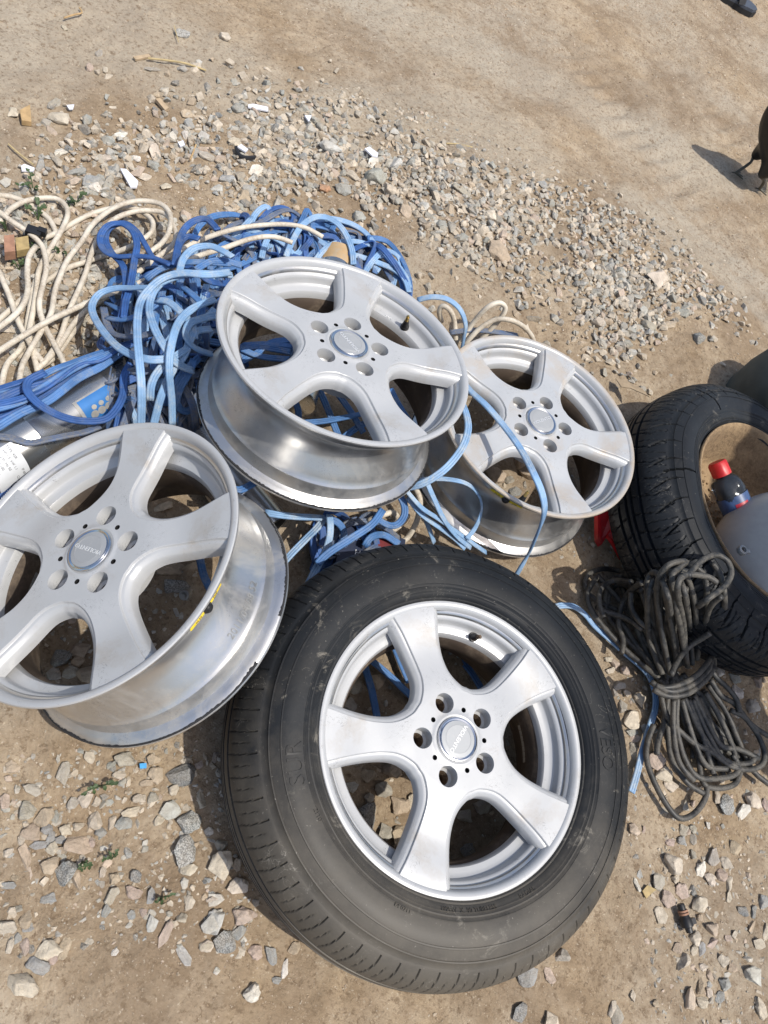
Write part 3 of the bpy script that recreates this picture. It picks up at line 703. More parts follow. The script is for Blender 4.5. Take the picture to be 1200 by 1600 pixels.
def alloy_wheel(name, label, mw, am, valve=None, brass=True, capmat='cap', via=None, sticker=None, stamp=None, weights=None, cap_rot=0.0, residue=True, cat='wheel', barrelmat='barrel'):
    root = thing(name, label, cat, mw)
    A = MAT[am]
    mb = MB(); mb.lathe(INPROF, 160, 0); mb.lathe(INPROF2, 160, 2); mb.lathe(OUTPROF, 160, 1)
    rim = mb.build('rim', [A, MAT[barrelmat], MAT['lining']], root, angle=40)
    if am not in _spoke_me:
        s = spoke_geometry().build('spoke', A, root, angle=28); _spoke_me[am] = s.data
        h = hub_geometry().build('hub', [A, MAT['black_plastic']], root, angle=50); _hub_me[am] = h.data
        l = lug_geometry().build('lug_hole', [A, MAT['rust'], MAT['black_plastic']], root, angle=40); _lug_me[am] = l.data
        first = (s, h, l)
    else: first = None
    for k in range(5):
        if k == 0 and first: o = first[0]
        else:
            o = link(bpy.data.objects.new('spoke', _spoke_me[am])); o.parent = root
        o.rotation_euler = (0, 0, 2 * pi * k / 5)
    if not first:
        o = link(bpy.data.objects.new('hub', _hub_me[am])); o.parent = root
    for k in range(5):
        if k == 0 and first: o = first[2]
        else:
            o = link(bpy.data.objects.new('lug_hole', _lug_me[am])); o.parent = root
        a = 2 * pi * k / 5; o.location = (PCD * cos(a), PCD * sin(a), 0)
    mb = MB()
    mb.lathe([(.0335, -.006), (.0335, .0002), (.0328, .0014), (.0310, .0018), (.0285, .0006), (.0280, .0008), (.0277, .0018), (.0215, .0026), (.0212, .0023), (.0208, .0026), (.012, .0026), (.0001, .0026)], 64, mis=[1, 1, 1, 1, 1, 1, 0, 0, 0, 0, 0])
    cap = mb.build('center_cap', [MAT[capmat], MAT['chrome']], root, angle=25)
    cap.rotation_euler = (0, 0, cap_rot)
    V, F = text_mesh('VIOLENTO', .0090, .0002); mb = MB()
    mb.add([(v.x * 1.15, v.y, .0029 + v.z) for v in V], F); mb.build('lettering', MAT['engrave'], cap, smooth=False)
    if valve is not None:
        a = local_angle(mw, valve[0], valve[1], -.036)[0]
        u = Vector((cos(a), sin(a), 0)); b = u * .1865 + Vector((0, 0, -.0405))
        d = (Vector((0, 0, 1)) - u * .28).normalized()
        mb = MB(); mb.cyl(b, b + d * .005, .0085, .0078, 16, 0); mb.cyl(b + d * .005, b + d * .020, .0070, .0042, 16, 0)
        vs = mb.build('valve_stem', MAT['black_plastic'], root)
        mb = MB(); q = b + d * .0195; mb.cyl(q, q + d * .011, .0036, .0034, 14); mb.cyl(q + d * .011, q + d * .014, .0024, .0022, 12)
        mb.build('valve_cap', MAT['brass'] if brass else MAT['rust'], vs)
    if via is not None:
        a = local_angle(mw, via[0], via[1], -.041)[0]
        mb = bend_text('VIA', .011, a, .1835, 0, flip=via[2] if len(via) > 2 else 1, radial=lambda r: -.0412, extrude=.0006)
        mb.build('lettering', MAT['engrave'] if am == 'alloy_a' else A, root, smooth=False)
    if sticker is not None:
        a = local_angle(mw, sticker[0], sticker[1], -.03)[0]
        def onb(x, y, lift): # on the front bead seat
            th = a + x / .2035; z_ = -.0315 + y; r = .2020
            for (r0, z0), (r1, z1) in zip(OUTPROF, OUTPROF[1:]):
                if z0 <= z_ <= z1: r = r0 + (r1 - r0) * (z_ - z0) / max(1e-6, z1 - z0); break
            r += lift; return (r * cos(th), r * sin(th), z_)
        mb = MB(); n = 36; ring = [(.036 * cos(2 * pi * i / n) * (1 - .25 * sin(2 * pi * i / n) ** 2), .0125 * sin(2 * pi * i / n)) for i in range(n)]
        RS = 5
        mb.add([onb(x * k_ / RS, y * k_ / RS, .0009) for k_ in range(RS, 0, -1) for x, y in ring] + [onb(0, 0, .0009)], [(k_ * n + i, k_ * n + (i + 1) % n, (k_ + 1) * n + (i + 1) % n, (k_ + 1) * n + i) for k_ in range(RS - 1) for i in range(n)] + [((RS - 1) * n + i, (RS - 1) * n + (i + 1) % n, RS * n) for i in range(n)])
        st = mb.build('sticker', MAT['yellow'], root)
        mb = MB(); c0 = Vector(onb(0, 0, 0)); u = Vector((cos(a), sin(a), 0)); mb.cyl(c0, c0 + u * .004, .0085, .0065, 18); mb.cyl(c0 + u * .004, c0 + u * .006, .0050, .0035, 16)
        mb.build('valve_grommet', MAT['black_plastic'], root)
        mb = MB()
        for sx, tx in ((-.019, 'M.M'), (.019, 'DIP')):
            V, F = text_mesh(tx, .0065); mb.add([onb(sx + v.x, v.y, .0013) for v in V], F)
        mb.build('lettering', MAT['print'], st, smooth=False)
    if stamp is not None:
        a = local_angle(mw, stamp[0], stamp[1], -.118)[0]
        V, F = text_mesh('2011/04/08 52', .0155); mb = MB()
        for_r = lambda z: .1905 + (-.112 - z) * .42
        W = []
        for v in V:
            z = -.121 + stamp[2] * v.y; r = for_r(z) + .0006; th = a + stamp[2] * v.x / .195; W.append((r * cos(th), r * sin(th), z))
        mb.add(W, F); mb.build('lettering', MAT['lead'], root, smooth=False)
    if weights is not None:
        a, _ = local_angle(mw, weights[0], weights[1], -.09)
        for k in range(7):
            th = a + (k - 3) * .052; w = MB()
            w.box((.1735, 0, -.088), (.0045, .0082, .019))
            o = w.build('balance_weight', MAT['lead'], root, smooth=False); o.rotation_euler = (0, 0, th)
    if residue:
        rnd = random.Random(hash(label) % 1000); mb = MB(); n = 520
        wz = [.0002 + .0022 * max(0, noise.noise(Vector((i * .06, 3.3, len(label)))) + .28 + .35 * rnd.uniform(-1, 1)) for i in range(n)]
        for i in range(n):
            if noise.noise(Vector((i * .019, 9.1, len(label) * .37))) < -.34: continue
            th = 2 * pi * i / n; t2 = 2 * pi * (i + 1.05) / n; w = wz[i]; w2 = wz[(i + 1) % n]
            r = .2212
            def q(t, k): return ((.2205 - k * 1.25) * cos(t), (.2205 - k * 1.25) * sin(t), -.1699 + k * .36)
            mb.add([q(th, -.0006), q(t2, -.0006), q(t2, w2), q(th, w)], [(0, 1, 2, 3)])
            mb.add([(r2 * cos(t), r2 * sin(t), z) for r2, z, t in ((.2224, -.1720, th), (.2224, -.1720, t2), (.2213, -.1703, t2), (.2213, -.1703, th))], [(0, 1, 2, 3)])
        o = mb.build('rubber_residue', MAT['residue'], root, smooth=False); o['kind'] = 'stuff'
    return root

cA, nA = from_cam((-.058, .283, -1.288), (.36, .577, .733))
cB, nB = from_cam((-.406, -.052, -1.058), (-.286, .527, .8))
cC, nC = from_cam((.318, .184, -1.552), (.354, .475, .806))
cD, nD = from_cam((.1132, -.349, -1.180), (.360, .396, .845))
mA = frame(cA, nA, 719.7, 561.6); mB = frame(cB, nB, 362, 800); mC = frame(cC, nC, 983.8, 697); mD = frame(cD, nD, 506, 1146)
wheelA = alloy_wheel('alloy_wheel', 'uppermost bare silver five-spoke rim, brass valve showing, propped on the blue cable heap', mA, 'alloy_a', valve=(641, 505), via=(610, 492, 1), cap_rot=2.1)
wheelB = alloy_wheel('alloy_wheel', 'bare silver rim with date-stamped barrel tilted at the left edge beside the tyre', mB, 'alloy_a', sticker=(331, 952), stamp=(384, 952, 1), weights=(12, 925), cap_rot=2.6)
wheelC = alloy_wheel('alloy_wheel', 'dirty bare rim with tan scuffed lip under the dangling blue cable, nearest the cracked tyre', mC, 'alloy_c', valve=(815, 775), sticker=(786, 792), cap_rot=.6)
wheelD = alloy_wheel('car_wheel', 'complete car wheel with silver rim and worn black tyre, lying in front', mD, 'alloy_a', valve=(742, 990), brass=False, via=(699, 980, 1), weights=(850, 1160), cap_rot=.95, residue=False)

# ------------------------------------------------------------------ tyres
def tyre_profile():
    p = [(.207, -.012), (.2105, -.0075), (.2155, -.0060), (.2200, -.0040), (.2235, .0010), (.2240, .0022), (.2265, .0024), (.2270, .0040), (.2325, .0078), (.2352, .0090), (.2356, .0097), (.2366, .0100), (.2370, .0097), (.2400, .0112), (.2405, .0120), (.2425, .0121), (.2430, .0116), (.2470, .0132), (.2474, .0139), (.2484, .0141), (.2488, .0136), (.2600, .0150), (.2700, .0147), (.2760, .0136), (.2790, .0128), (.2795, .0138), (.2815, .0136), (.2820, .0121), (.2880, .0100), (.2955, .0060), (.2962, .0072), (.2980, .0068), (.2986, .0042), (.3050, -.0005)]
    sh = []
    for i in range(16):
        t = i / 15; a = t * pi / 2
        sh.append((.3065 + .0320 * sin(a) * (.55 + .45 * t), -.0012 - .042 * (1 - cos(a)) * .9 - .006 * t))
    crown = [(.3395, -.050), (.3405, -.056), (.3350, -.0565), (.3350, -.0635), (.3410, -.064), (.3422, -.072), (.3427, -.078), (.337, -.0785), (.337, -.0855), (.343, -.086)]
    half = p + sh + crown
    zc = -.089
    full = half + [(r, 2 * zc - z) for r, z in reversed(half)]
    return full, len(p), len(p) + len(sh) + len(crown)
def make_tyre(root, mat, nseg=900, damage=False, lettering=True, seed=0):
    full, i0, i1 = tyre_profile(); L = len(full)
    zc = -.089
    def fn(a, k, r, z):
        kk = min(k, L - 1 - k)
        if kk >= i0:     # shoulder and crown carry curved lateral sipes
            t = (kk - i0) / (i1 - i0)
            off = .55 * t * t * (1 if k < L / 2 else -1)
            ph = (a * 66 / (2 * pi) + off) % 1.0
            if .10 < t < .62 and ph < .05: r -= .0026; z += -.0010 * (1 if z > zc else -1) if t < .3 else 0
            ph2 = (a * 66 / (2 * pi) + off + .5) % 1.0
            if .24 < t < .56 and ph2 < .04: r -= .0020
        w = noise.noise(Vector((cos(a) * 2.2, sin(a) * 2.2, k * .11 + seed)))
        r += w * .0012
        if damage:
            # the carcass sags and the tread has shrunk and split
            s = noise.noise(Vector((cos(a) * 1.6, sin(a) * 1.6, 4.4)))
            r += s * .007; z += noise.noise(Vector((cos(a) * 2.6, sin(a) * 2.6, 7.4 + k * .05))) * .006
            if kk >= i0 - 6:
                if kk >= i0 and .05 < t < .9 and ((a * 54 / (2 * pi) + .9 * abs(t - .45)) % 1.0) < .075: r -= .0032
            # chunky shoulder blocks parted by curved slots
            q = (kk - (i0 - 7)) / 20.0
            if 0 < q < 1 and k < L / 2:
                ph = (a * 40 / (2 * pi) - .5 * q * q) % 1.0
                if ph < .055: r -= .0045 * min(1, 4 * q); z -= .0035 * min(1, 4 * (1 - q))
            for g0, gw, sl in ((.42, .006, .002), (1.22, .008, -.003), (5.75, .007, .003), (2.55, .009, .002), (3.5, .010, -.002), (4.6, .010, .003)):
                dd = abs(a - g0 - sl * (k - i0))
                if dd < gw and i0 - 14 < k < i0 + 5: r -= .012; z -= .012
        return r, z
    mb = MB(); mb.lathe(full[:i0 + 1], nseg // 2 if not damage else nseg, fn=fn)
    tyre = mb.build('tyre', mat, root, angle=45)
    mb = MB(); k0 = i0
    def fn2(a, k, r, z): return fn(a, k + k0, r, z)
    mb.lathe(full[i0:L - i0], nseg, fn=fn2)
    tr = mb.build('tread', mat, tyre, angle=40); 
    mb = MB(); k1 = L - i0 - 1
    mb.lathe(full[k1:], 160, fn=lambda a, k, r, z: fn(a, k + k1, r, z)); mb.build('back_sidewall', mat, tyre, angle=45)
    return tyre
tyD = make_tyre(wheelD, MAT['tyre_d'], 1320)
# raised lettering on the sidewall
def sidez(r): 
    for (r0, z0), (r1, z1) in zip(PRS, PRS[1:]):
        if r0 <= r <= r1: return z0 + (z1 - z0) * (r - r0) / max(1e-6, r1 - r0)
    return .0
PRS = sorted([(r, z) for r, z in tyre_profile()[0][:34]])
mb = MB()
for px, py, r, tx, sz, fl in ((958, 1170, .262, 'VESO', .030, 1), (420, 1200, .262, 'SUR', .034, 1), (735, 1432, .2335, '1029W  X  90 TUBELESS', .0085, -1), (830, 1405, .2335, 'RADIAL', .0085, -1), (465, 1290, .2510, '2110', .009, -1), (600, 1500, .25, 'E4 0211', .008, -1)):
    a, _ = local_angle(mD, px, py, .012)
    bend_text(tx, sz, a, r, 0, flip=fl, radial=lambda q: sidez(q) - .0004, extrude=.0017).build('lettering', MAT['tyre_d'], tyD, smooth=False)

# the cracked tyre on its dusty steel wheel, back uppermost
cE = Vector((.662, 1.417, .205)); nE = Vector((.15, .03, 1)).normalized()
mE = frame(cE, nE, 1095, 700)
MAT['dusty_steel'] = simple('dusty_steel', (.36, .25, .14), .9, .1, .3, 9, (.16, .105, .06), .62, 14, .9, 45, .006)
wheelE = thing('scrap_wheel', 'old cracked black tyre on a sand-filled steel wheel at the right edge', 'wheel', mE)
make_tyre(wheelE, MAT['tyre_e'], 1080, damage=True, seed=5)
mb = MB()
mb.lathe([(.207, -.014), (.214, -.010), (.2185, -.004), (.2200, .0015), (.2180, .004), (.2140, .0025), (.2095, -.004), (.2050, -.012), (.200, -.03), (.193, -.055), (.178, -.075), (.172, -.105), (.15, -.118), (.09, -.122), (.0001, -.124)], 128,
         fn=lambda a, k, r, z: (r + .0018 * noise.noise(Vector((cos(a) * 2, sin(a) * 2, k * .2))), z + (.006 * noise.noise(Vector((r * 14 * cos(a), r * 14 * sin(a), 2))) if k > 8 else 0)))
mb.build('steel_wheel', MAT['dusty_steel'], wheelE, angle=60)

# ------------------------------------------------------------------ cables
def path(pts, h, per=8, step=.007, jit=0.0, seed=0):
    """picture points with heights (third entry, or h) -> a smooth spatial line resting on or above the ground"""
    W = []
    for i, q in enumerate(pts):
        hh = q[2] if len(q) > 2 else (h(q[0], q[1]) if callable(h) else h)
        p = P(q[0], q[1], hh); g = gz(p.x, p.y)
        if g > .0: p = P(q[0], q[1], hh + g)
        W.append(p)
    L = resample(catmull(W, per), step)
    if jit:
        for i, p in enumerate(L):
            s = Vector((noise.noise(Vector((i * .07, seed, 0))), noise.noise(Vector((i * .07, seed, 5))), .5 * noise.noise(Vector((i * .09, seed, 9)))))
            p += s * jit
    return L
def heap(px, py):
    z = .010
    for cx, cy, s, hh in ((262, 545, 75, .10), (205, 600, 70, .05), (430, 385, 110, .085), (310, 440, 80, .075), (60, 640, 90, .07), (520, 380, 80, .05)):
        z += hh * math.exp(-((px - cx) ** 2 + (py - cy) ** 2) / (2 * s * s))
    return z
_sc = [0]
def strand(parent, pts, h, mat, flat=True, r=.006, jit=.004, step=.007, tw=.5, w=None):
    _sc[0] += 1; sd = _sc[0] * 3.7
    L = path(pts, h, jit=jit, seed=sd, step=step)
    mb = MB()
    if flat:
        pr = FLAT if w is None else flat_prof(w, w * .38)
        sweep(mb, L, pr, twist=lambda i: tw * 2.2 * noise.noise(Vector((i * .022, sd, 0))), bias=.3)
    else:
        sweep(mb, L, circle_prof(r, 12), bias=.1)
    return mb.build('strand', MAT[mat], parent, angle=180)
Z7 = lambda pts: T(0, 280, 3.3333, pts)
cream1 = thing('cream_cable', 'long cream round cable in loose loops on the gravel at the left edge', 'cable')
def hw(k): return lambda px, py: .008 + .011 * k + heap(px, py) * (.5 if px > 170 else .05)
for k, pts in enumerate([
    [(-40,80),(0,85),(60,95),(150,130),(240,190),(280,240),(300,300),(285,360),(240,430),(190,510),(165,620),(150,720),(140,800),(110,880),(30,970),(5,1080)],
    [(-40,240),(0,215),(50,155),(120,115),(200,98),(290,100),(340,140),(350,190),(320,260),(280,330),(240,400),(200,480),(190,560),(175,680),(160,800),(175,900),(195,1000)],
    [(-40,150),(0,172),(60,215),(130,262),(200,325),(228,380),(240,470),(225,560),(205,660),(225,750),(270,840),(315,920),(335,960)],
    [(190,350),(155,400),(145,480),(145,570),(120,650),(60,720),(-30,790)],
    [(230,310),(300,275),(390,222),(480,180),(590,152),(690,148),(760,180),(800,220),(795,275),(740,320),(680,352),(560,392),(450,430),(330,472),(200,552),(100,640),(-30,755)],
    [(200,985),(250,930),(310,830),(355,700),(400,600),(445,490),(480,365),(530,275),(600,205),(700,168),(800,165),(870,190),(912,260),(915,320),(880,365),(800,422),(700,500),(600,580),(480,660),(390,740),(300,880),(215,975)],
    [(100,1060),(120,950),(200,815),(265,700),(290,570),(340,445),(420,330),(480,240),(560,172),(640,130),(740,112),(840,132),(885,190),(882,270),(845,335),(790,375),(700,450)],
    [(-30,915),(80,845),(200,772),(350,690),(500,620),(650,570),(780,520),(870,470),(1000,410),(1160,360),(1300,310),(1420,300),(1520,330)],
    [(200,985),(290,920),(380,800),(450,690),(560,610),(640,535),(760,455),(880,405),(1000,340),(1160,275),(1310,245),(1460,235),(1580,250),(1680,300)],
    [(-10,470),(40,590),(90,720),(135,810),(185,905),(225,955)]]):
    strand(cream1, Z7(pts), hw(k % 4), 'cream', False, .0054, .003)
cream2 = thing('cream_cable', 'cream cable end standing in open loops behind the right-hand rim', 'cable')
Z8 = lambda pts: T(640, 420, 2.609, pts)
for pts in ([(215,300,.03),(240,250,.05),(275,200,.08),(320,155,.11),(365,138,.12),(390,158,.11),(375,195,.09),(335,240,.06),(290,290,.03)],
            [(225,310,.03),(250,280,.05),(290,240,.07),(345,208,.09),(405,207,.10),(460,232,.08),(495,270,.05),(510,310,.02)],
            [(130,215,.02),(120,175,.05),(135,150,.07),(165,170,.07),(182,215,.05),(188,290,.02)]):
    strand(cream2, Z8(pts), .03, 'cream', False, .0060, .001, step=.006)
cream3 = thing('cream_cable', 'muddy cream cable loop on the stones between the uppermost rim and the front tyre', 'cable')
Z5 = lambda pts: T(360, 720, 3.529, pts)
for pts in ([(760,330,.06),(830,305,.08),(890,285,.08),(920,310,.07),(900,350,.05),(850,380,.03),(800,360,.03)],
            [(1020,150,.09),(1045,210,.09),(1040,280,.07),(1020,350,.05),(970,430,.02),(900,470,.02)],
            [(800,400,.02),(880,390,.025),(940,350,.03),(980,300,.03)]):
    strand(cream3, Z5(pts), .03, 'cream', False, .0058, .001, step=.006)

blue_heap = thing('blue_cable', 'big tangled heap of flat blue pump cable left of the uppermost rim', 'cable heap')
rnd = random.Random(21)
def rand_loop(cx, cy, rx, ry, turns, hh, jig=.3, a0=None):
    out = []; a = rnd.uniform(0, 6.28) if a0 is None else a0; n = int(7 * turns) + 1; tilt = rnd.uniform(0, 3.1)
    for i in range(n):
        f = rnd.uniform(1 - jig, 1 + jig); x = rx * f * cos(a); y = ry * f * sin(a)
        out.append((cx + x * cos(tilt) - y * sin(tilt), cy + x * sin(tilt) + y * cos(tilt), max(.006, hh(cx, cy) * rnd.uniform(.2, .95) * (.25 if i in (0, n - 1) else 1)))); a += .9
    return out
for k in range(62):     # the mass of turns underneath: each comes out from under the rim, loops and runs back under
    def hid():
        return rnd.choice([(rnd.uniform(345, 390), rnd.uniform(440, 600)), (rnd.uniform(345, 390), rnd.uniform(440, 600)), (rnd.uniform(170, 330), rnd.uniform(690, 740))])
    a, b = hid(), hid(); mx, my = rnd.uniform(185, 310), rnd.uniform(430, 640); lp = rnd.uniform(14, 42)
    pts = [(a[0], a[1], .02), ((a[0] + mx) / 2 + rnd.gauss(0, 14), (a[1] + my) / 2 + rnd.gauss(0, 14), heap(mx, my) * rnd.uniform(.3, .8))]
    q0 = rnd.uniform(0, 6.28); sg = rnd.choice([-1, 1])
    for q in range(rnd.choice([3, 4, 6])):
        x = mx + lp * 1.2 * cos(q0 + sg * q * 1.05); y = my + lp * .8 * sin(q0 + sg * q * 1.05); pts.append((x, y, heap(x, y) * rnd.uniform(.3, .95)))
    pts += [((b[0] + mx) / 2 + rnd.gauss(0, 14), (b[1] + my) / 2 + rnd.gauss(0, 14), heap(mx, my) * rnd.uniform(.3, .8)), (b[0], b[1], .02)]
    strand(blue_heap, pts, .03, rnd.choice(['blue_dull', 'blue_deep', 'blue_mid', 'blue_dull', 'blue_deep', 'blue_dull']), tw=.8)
for k in range(36):     # long strands that run down the heap
    x0 = rnd.uniform(190, 330); y0 = rnd.uniform(420, 520)
    pts = [(x0 + rnd.gauss(0, 8), y0, heap(x0, y0) * .8)]
    x1 = rnd.uniform(190, 310)
    for t in (.25, .5, .75, 1.0):
        x = x0 + (x1 - x0) * t + rnd.gauss(0, 14); y = y0 + (rnd.uniform(690, 730) - y0) * t
        pts.append((x, y, heap(x, y) * rnd.uniform(.55, 1.0)))
    strand(blue_heap, pts, .05, rnd.choice(['blue_dull', 'blue_mid', 'blue_mid', 'blue_pale', 'blue_pale']), tw=.6)
HB = lambda off: (lambda px, py: heap(px, py) + off)
for mat, off, pts in (
    ('blue_deep', .02, [(645,720),(655,640),(675,580),(690,500),(700,420),(712,340),(690,272),(630,232),(565,242),(522,300),(535,365),(600,402),(700,402),(800,410),(890,448)]),
    ('blue_deep', .01, [(630,730),(650,640),(655,540),(640,450),(590,390),(552,320),(565,258),(640,228),(710,268),(755,335),(790,400),(840,440)]),
    ('blue_deep', .02, [(910,450),(925,370),(948,275),(1000,222),(1075,208),(1135,262)]),
    ('blue_deep', .01, [(925,430),(935,340),(975,300),(1035,312)]),
    ('blue_pale', .035, [(880,935),(760,938),(640,890),(545,800),(492,720),(480,655),(520,595),(600,570),(700,568),(800,560),(890,520),(1000,492),(1100,492),(1210,500)]),
    ('blue_pale', .05, [(735,1280),(735,1100),(725,900),(714,750),(730,640),(790,560),(865,508),(960,488),(1080,498),(1200,485)]),
    ('blue_pale', .045, [(900,1280),(895,1150),(880,1000),(890,880),(930,755),(1000,680),(1120,628)]),
    ('blue_pale', .04, [(935,490),(955,415),(1010,360),(1090,348),(1150,370),(1210,405)]),
    ('blue_pale', .035, [(860,520),(800,590),(778,680),(800,770),(850,860),(920,955),(1010,1000)]),
    ('blue_pale', .035, [(1120,918),(1020,882),(968,820),(988,752),(1060,722),(1130,706)]),
    ('blue_pale', .03, [(800,1280),(840,1130),(900,1000),(960,920),(1010,800),(1100,780)]),
    ('blue_pale', .028, [(780,1150),(790,1060),(840,980),(930,910),(980,880)]),
    ('blue_mid', .02, [(1010,940),(980,1010),(940,1080),(920,1160),(960,1210),(1010,1190)]),
    ('blue_mid', .015, [(870,1180),(900,1100),(960,1010),(1040,930)]),
    ('blue_mid', .02, [(560,720),(640,730),(740,700),(830,640),(900,620)]),
    ('blue_dull', .02, [(540,670),(560,760),(600,810),(700,820),(800,800)]),
    ('blue_mid', .02, [(950,560),(1000,600),(1050,660),(1030,740),(960,800)]),
    ('blue_pale', .03, [(820,630),(880,640),(950,700),(1000,760),(1010,830)]),
    ('blue_mid', .01, [(760,520),(830,470),(930,440),(1040,430),(1200,440)]),
    ('blue_mid', .012, [(1020,470),(1100,430),(1180,430),(1260,450)])):
    strand(blue_heap, Z7(pts), HB(off), mat, tw=.35, jit=.002)
blue_left = thing('blue_cable', 'deep blue flat cable strands laid along the steel pump at the left edge', 'cable')
for k, (off, mt, w0, w1) in enumerate(((-8, 'blue_deep', 0, 8), (22, 'blue_mid', 14, -14), (46, 'blue_deep', -6, 20), (80, 'blue_mid', 18, -6), (104, 'blue_deep', -16, 14), (142, 'blue_deep', 10, -18), (172, 'blue_mid', -8, 10), (60, 'blue_deep', 22, 26), (126, 'blue_deep', -20, -12))):
    pts = [(-30,1105+off*1.15),(110,1055+off+w0),(250,1000+off*.85+w1),(400,945+off*.55-w0*.5),(520,905+off*.4+w1*.5),(620,872+off*.2),(720,838+off*.12),(800,800)]
    strand(blue_left, Z7(pts), lambda px, py: .080 + heap(px, py) * .25 + .009 * (k % 4), mt, tw=.75, jit=.004)
strand(blue_left, Z7([(235,1005),(190,1025),(148,1050),(142,1100),(200,1168),(300,1228),(420,1258),(540,1252),(600,1205),(640,1125),(645,1030),(680,960)]), .135, 'blue_deep', tw=.25, jit=.001)
strand(blue_left, T(0, 540, 3.3333, [(-30,470),(60,480),(150,505),(240,490),(340,470),(440,450),(520,420)]), .115, 'blue_dull', tw=.3, jit=.001)
strand(blue_left, T(0, 540, 3.3333, [(-30,790),(20,770),(60,750),(110,720)]), .06, 'blue_deep', tw=.2, jit=.001)

blue_back = thing('blue_cable', 'sunlit pale blue flat cable loops spread behind the uppermost rim', 'cable')
ZT = lambda pts: T(260, 310, 3, pts)
for k in range(34):
    x0 = rnd.uniform(330, 590); x1 = min(630, max(300, x0 + rnd.gauss(0, 90))); top = rnd.uniform(338, 385) + max(0, (max(x0, x1) - 500)) * .25
    yb = lambda x: 430 + max(0, abs(x - 470) - 60) * .35 + (40 if x > 560 else 0)
    pts = [(x0, yb(x0) + 15, .02), (x0 + rnd.gauss(0, 12), (yb(x0) + top) / 2, rnd.uniform(.02, .05)), ((2 * x0 + x1) / 3 + rnd.gauss(0, 18), top + rnd.gauss(0, 5), rnd.uniform(.02, .07)), ((x0 + 2 * x1) / 3 + rnd.gauss(0, 18), top + rnd.gauss(0, 8), rnd.uniform(.02, .07)), (x1 + rnd.gauss(0, 12), (yb(x1) + top) / 2, rnd.uniform(.02, .05)), (x1, yb(x1) + 15, .02)]
    strand(blue_back, pts, .03, rnd.choice(['blue_dull', 'blue_dull', 'blue_mid', 'blue_deep', 'blue_deep', 'blue_pale']), tw=.8)
for mat, off, pts in (
    ('blue_pale', .05, [(445,280),(455,240),(480,185),(540,140),(620,118),(740,95),(840,110),(920,150),(970,205),(1010,280)]),
    ('blue_pale', .07, [(560,275),(590,205),(635,130),(700,88),(770,98),(830,150),(868,230),(878,310)]),
    ('blue_pale', .05, [(600,120),(650,140),(700,185),(760,225),(860,258),(960,290),(1060,330),(1115,378),(1138,440)]),
    ('blue_pale', .05, [(700,290),(740,240),(800,208),(900,203),(1000,238),(1065,290),(1120,360),(1140,420)]),
    ('blue_deep', .06, [(440,105),(480,60),(540,42),(590,68),(592,110),(545,130),(480,118),(450,90)]),
    ('blue_mid', .04, [(600,95),(700,98),(800,112),(900,142),(955,190),(980,270),(975,350)]),
    ('blue_mid', .04, [(0,382),(100,352),(200,350),(300,328),(380,295),(440,260)]),
    ('blue_mid', .05, [(205,335),(215,270),(260,222),(330,190),(420,150),(500,110),(600,95)]),
    ('blue_dull', .04, [(360,290),(400,240),(450,205),(520,190),(600,180),(680,200)]),
    ('blue_pale', .045, [(640,170),(640,220),(610,260),(560,250),(575,180),(620,140)]),
    ('blue_dull', .035, [(230,200),(300,130),(380,105),(470,95),(560,110)]),
    ('blue_dull', .035, [(930,200),(990,280),(1030,340),(1060,390)]),
    ('blue_pale', .04, [(770,240),(850,270),(930,300),(1000,340)])):
    strand(blue_back, ZT(pts), off, mat, tw=.35, jit=.0015)
blue_mid = thing('blue_cable', 'flat blue cable bunched in the gap between the uppermost rim and the front tyre', 'cable')
for mat, pts in (
    ('blue_pale', [(190,285,.12),(280,298,.125),(380,308,.12),(460,312,.11),(520,318,.10)]),
    ('blue_pale', [(520,318,.10),(480,370,.10),(420,430,.09),(330,520,.08),(270,590,.07)]),
    ('blue_pale', [(545,300,.12),(550,360,.12),(545,430,.11),(520,510,.10),(470,600,.10),(430,680,.09)]),
    ('blue_mid', [(840,270,.15),(780,350,.15),(660,430,.14),(540,510,.13),(480,570,.12)]),
    ('blue_mid', [(530,320,.09),(590,340,.09),(625,390,.08),(620,460,.07)]),
    ('blue_mid', [(790,300,.12),(850,345,.12),(910,355,.11),(955,310,.11),(960,250,.12),(935,190,.13)]),
    ('blue_dull', [(550,460,.05),(590,390,.06),(650,345,.07),(740,335,.06),(840,360,.06),(930,430,.04)]),
    ('blue_deep', [(450,400,.07),(460,480,.06),(480,560,.05)]), ('blue_deep', [(690,330,.05),(730,400,.05),(760,480,.04)]),
    ('blue_deep', [(760,340,.05),(800,420,.05),(810,500,.03)]), ('blue_deep', [(600,420,.04),(640,470,.04),(690,520,.03)]),
    ('blue_deep', [(500,330,.06),(510,420,.05),(490,520,.04)]), ('blue_deep', [(480,340,.05),(450,430,.05),(470,560,.04)]),
    ('blue_mid', [(740,470,.06),(780,420,.07),(850,410,.06),(930,460,.05)]),
    ('blue_dull', [(560,350,.03),(600,430,.03),(680,450,.03),(740,430,.03)]),
    ('blue_mid', [(10,150,.17),(50,160,.165),(95,140,.16),(130,120,.16)])):
    strand(blue_mid, Z5(pts), .08, mat, tw=.3, jit=.001)
for k in range(9):
    cx, cy = rnd.uniform(500, 590), rnd.uniform(815, 880)
    strand(blue_mid, rand_loop(cx, cy, rnd.uniform(20, 45), rnd.uniform(10, 24), 1, lambda x, y: .05), .03, rnd.choice(['blue_deep', 'blue_dull']), tw=.6)
ZC = lambda pts: T(640, 500, 3.243, pts)
blue_over = thing('blue_cable', 'pale blue flat cable draped across the face of the dirty right-hand rim', 'cable')
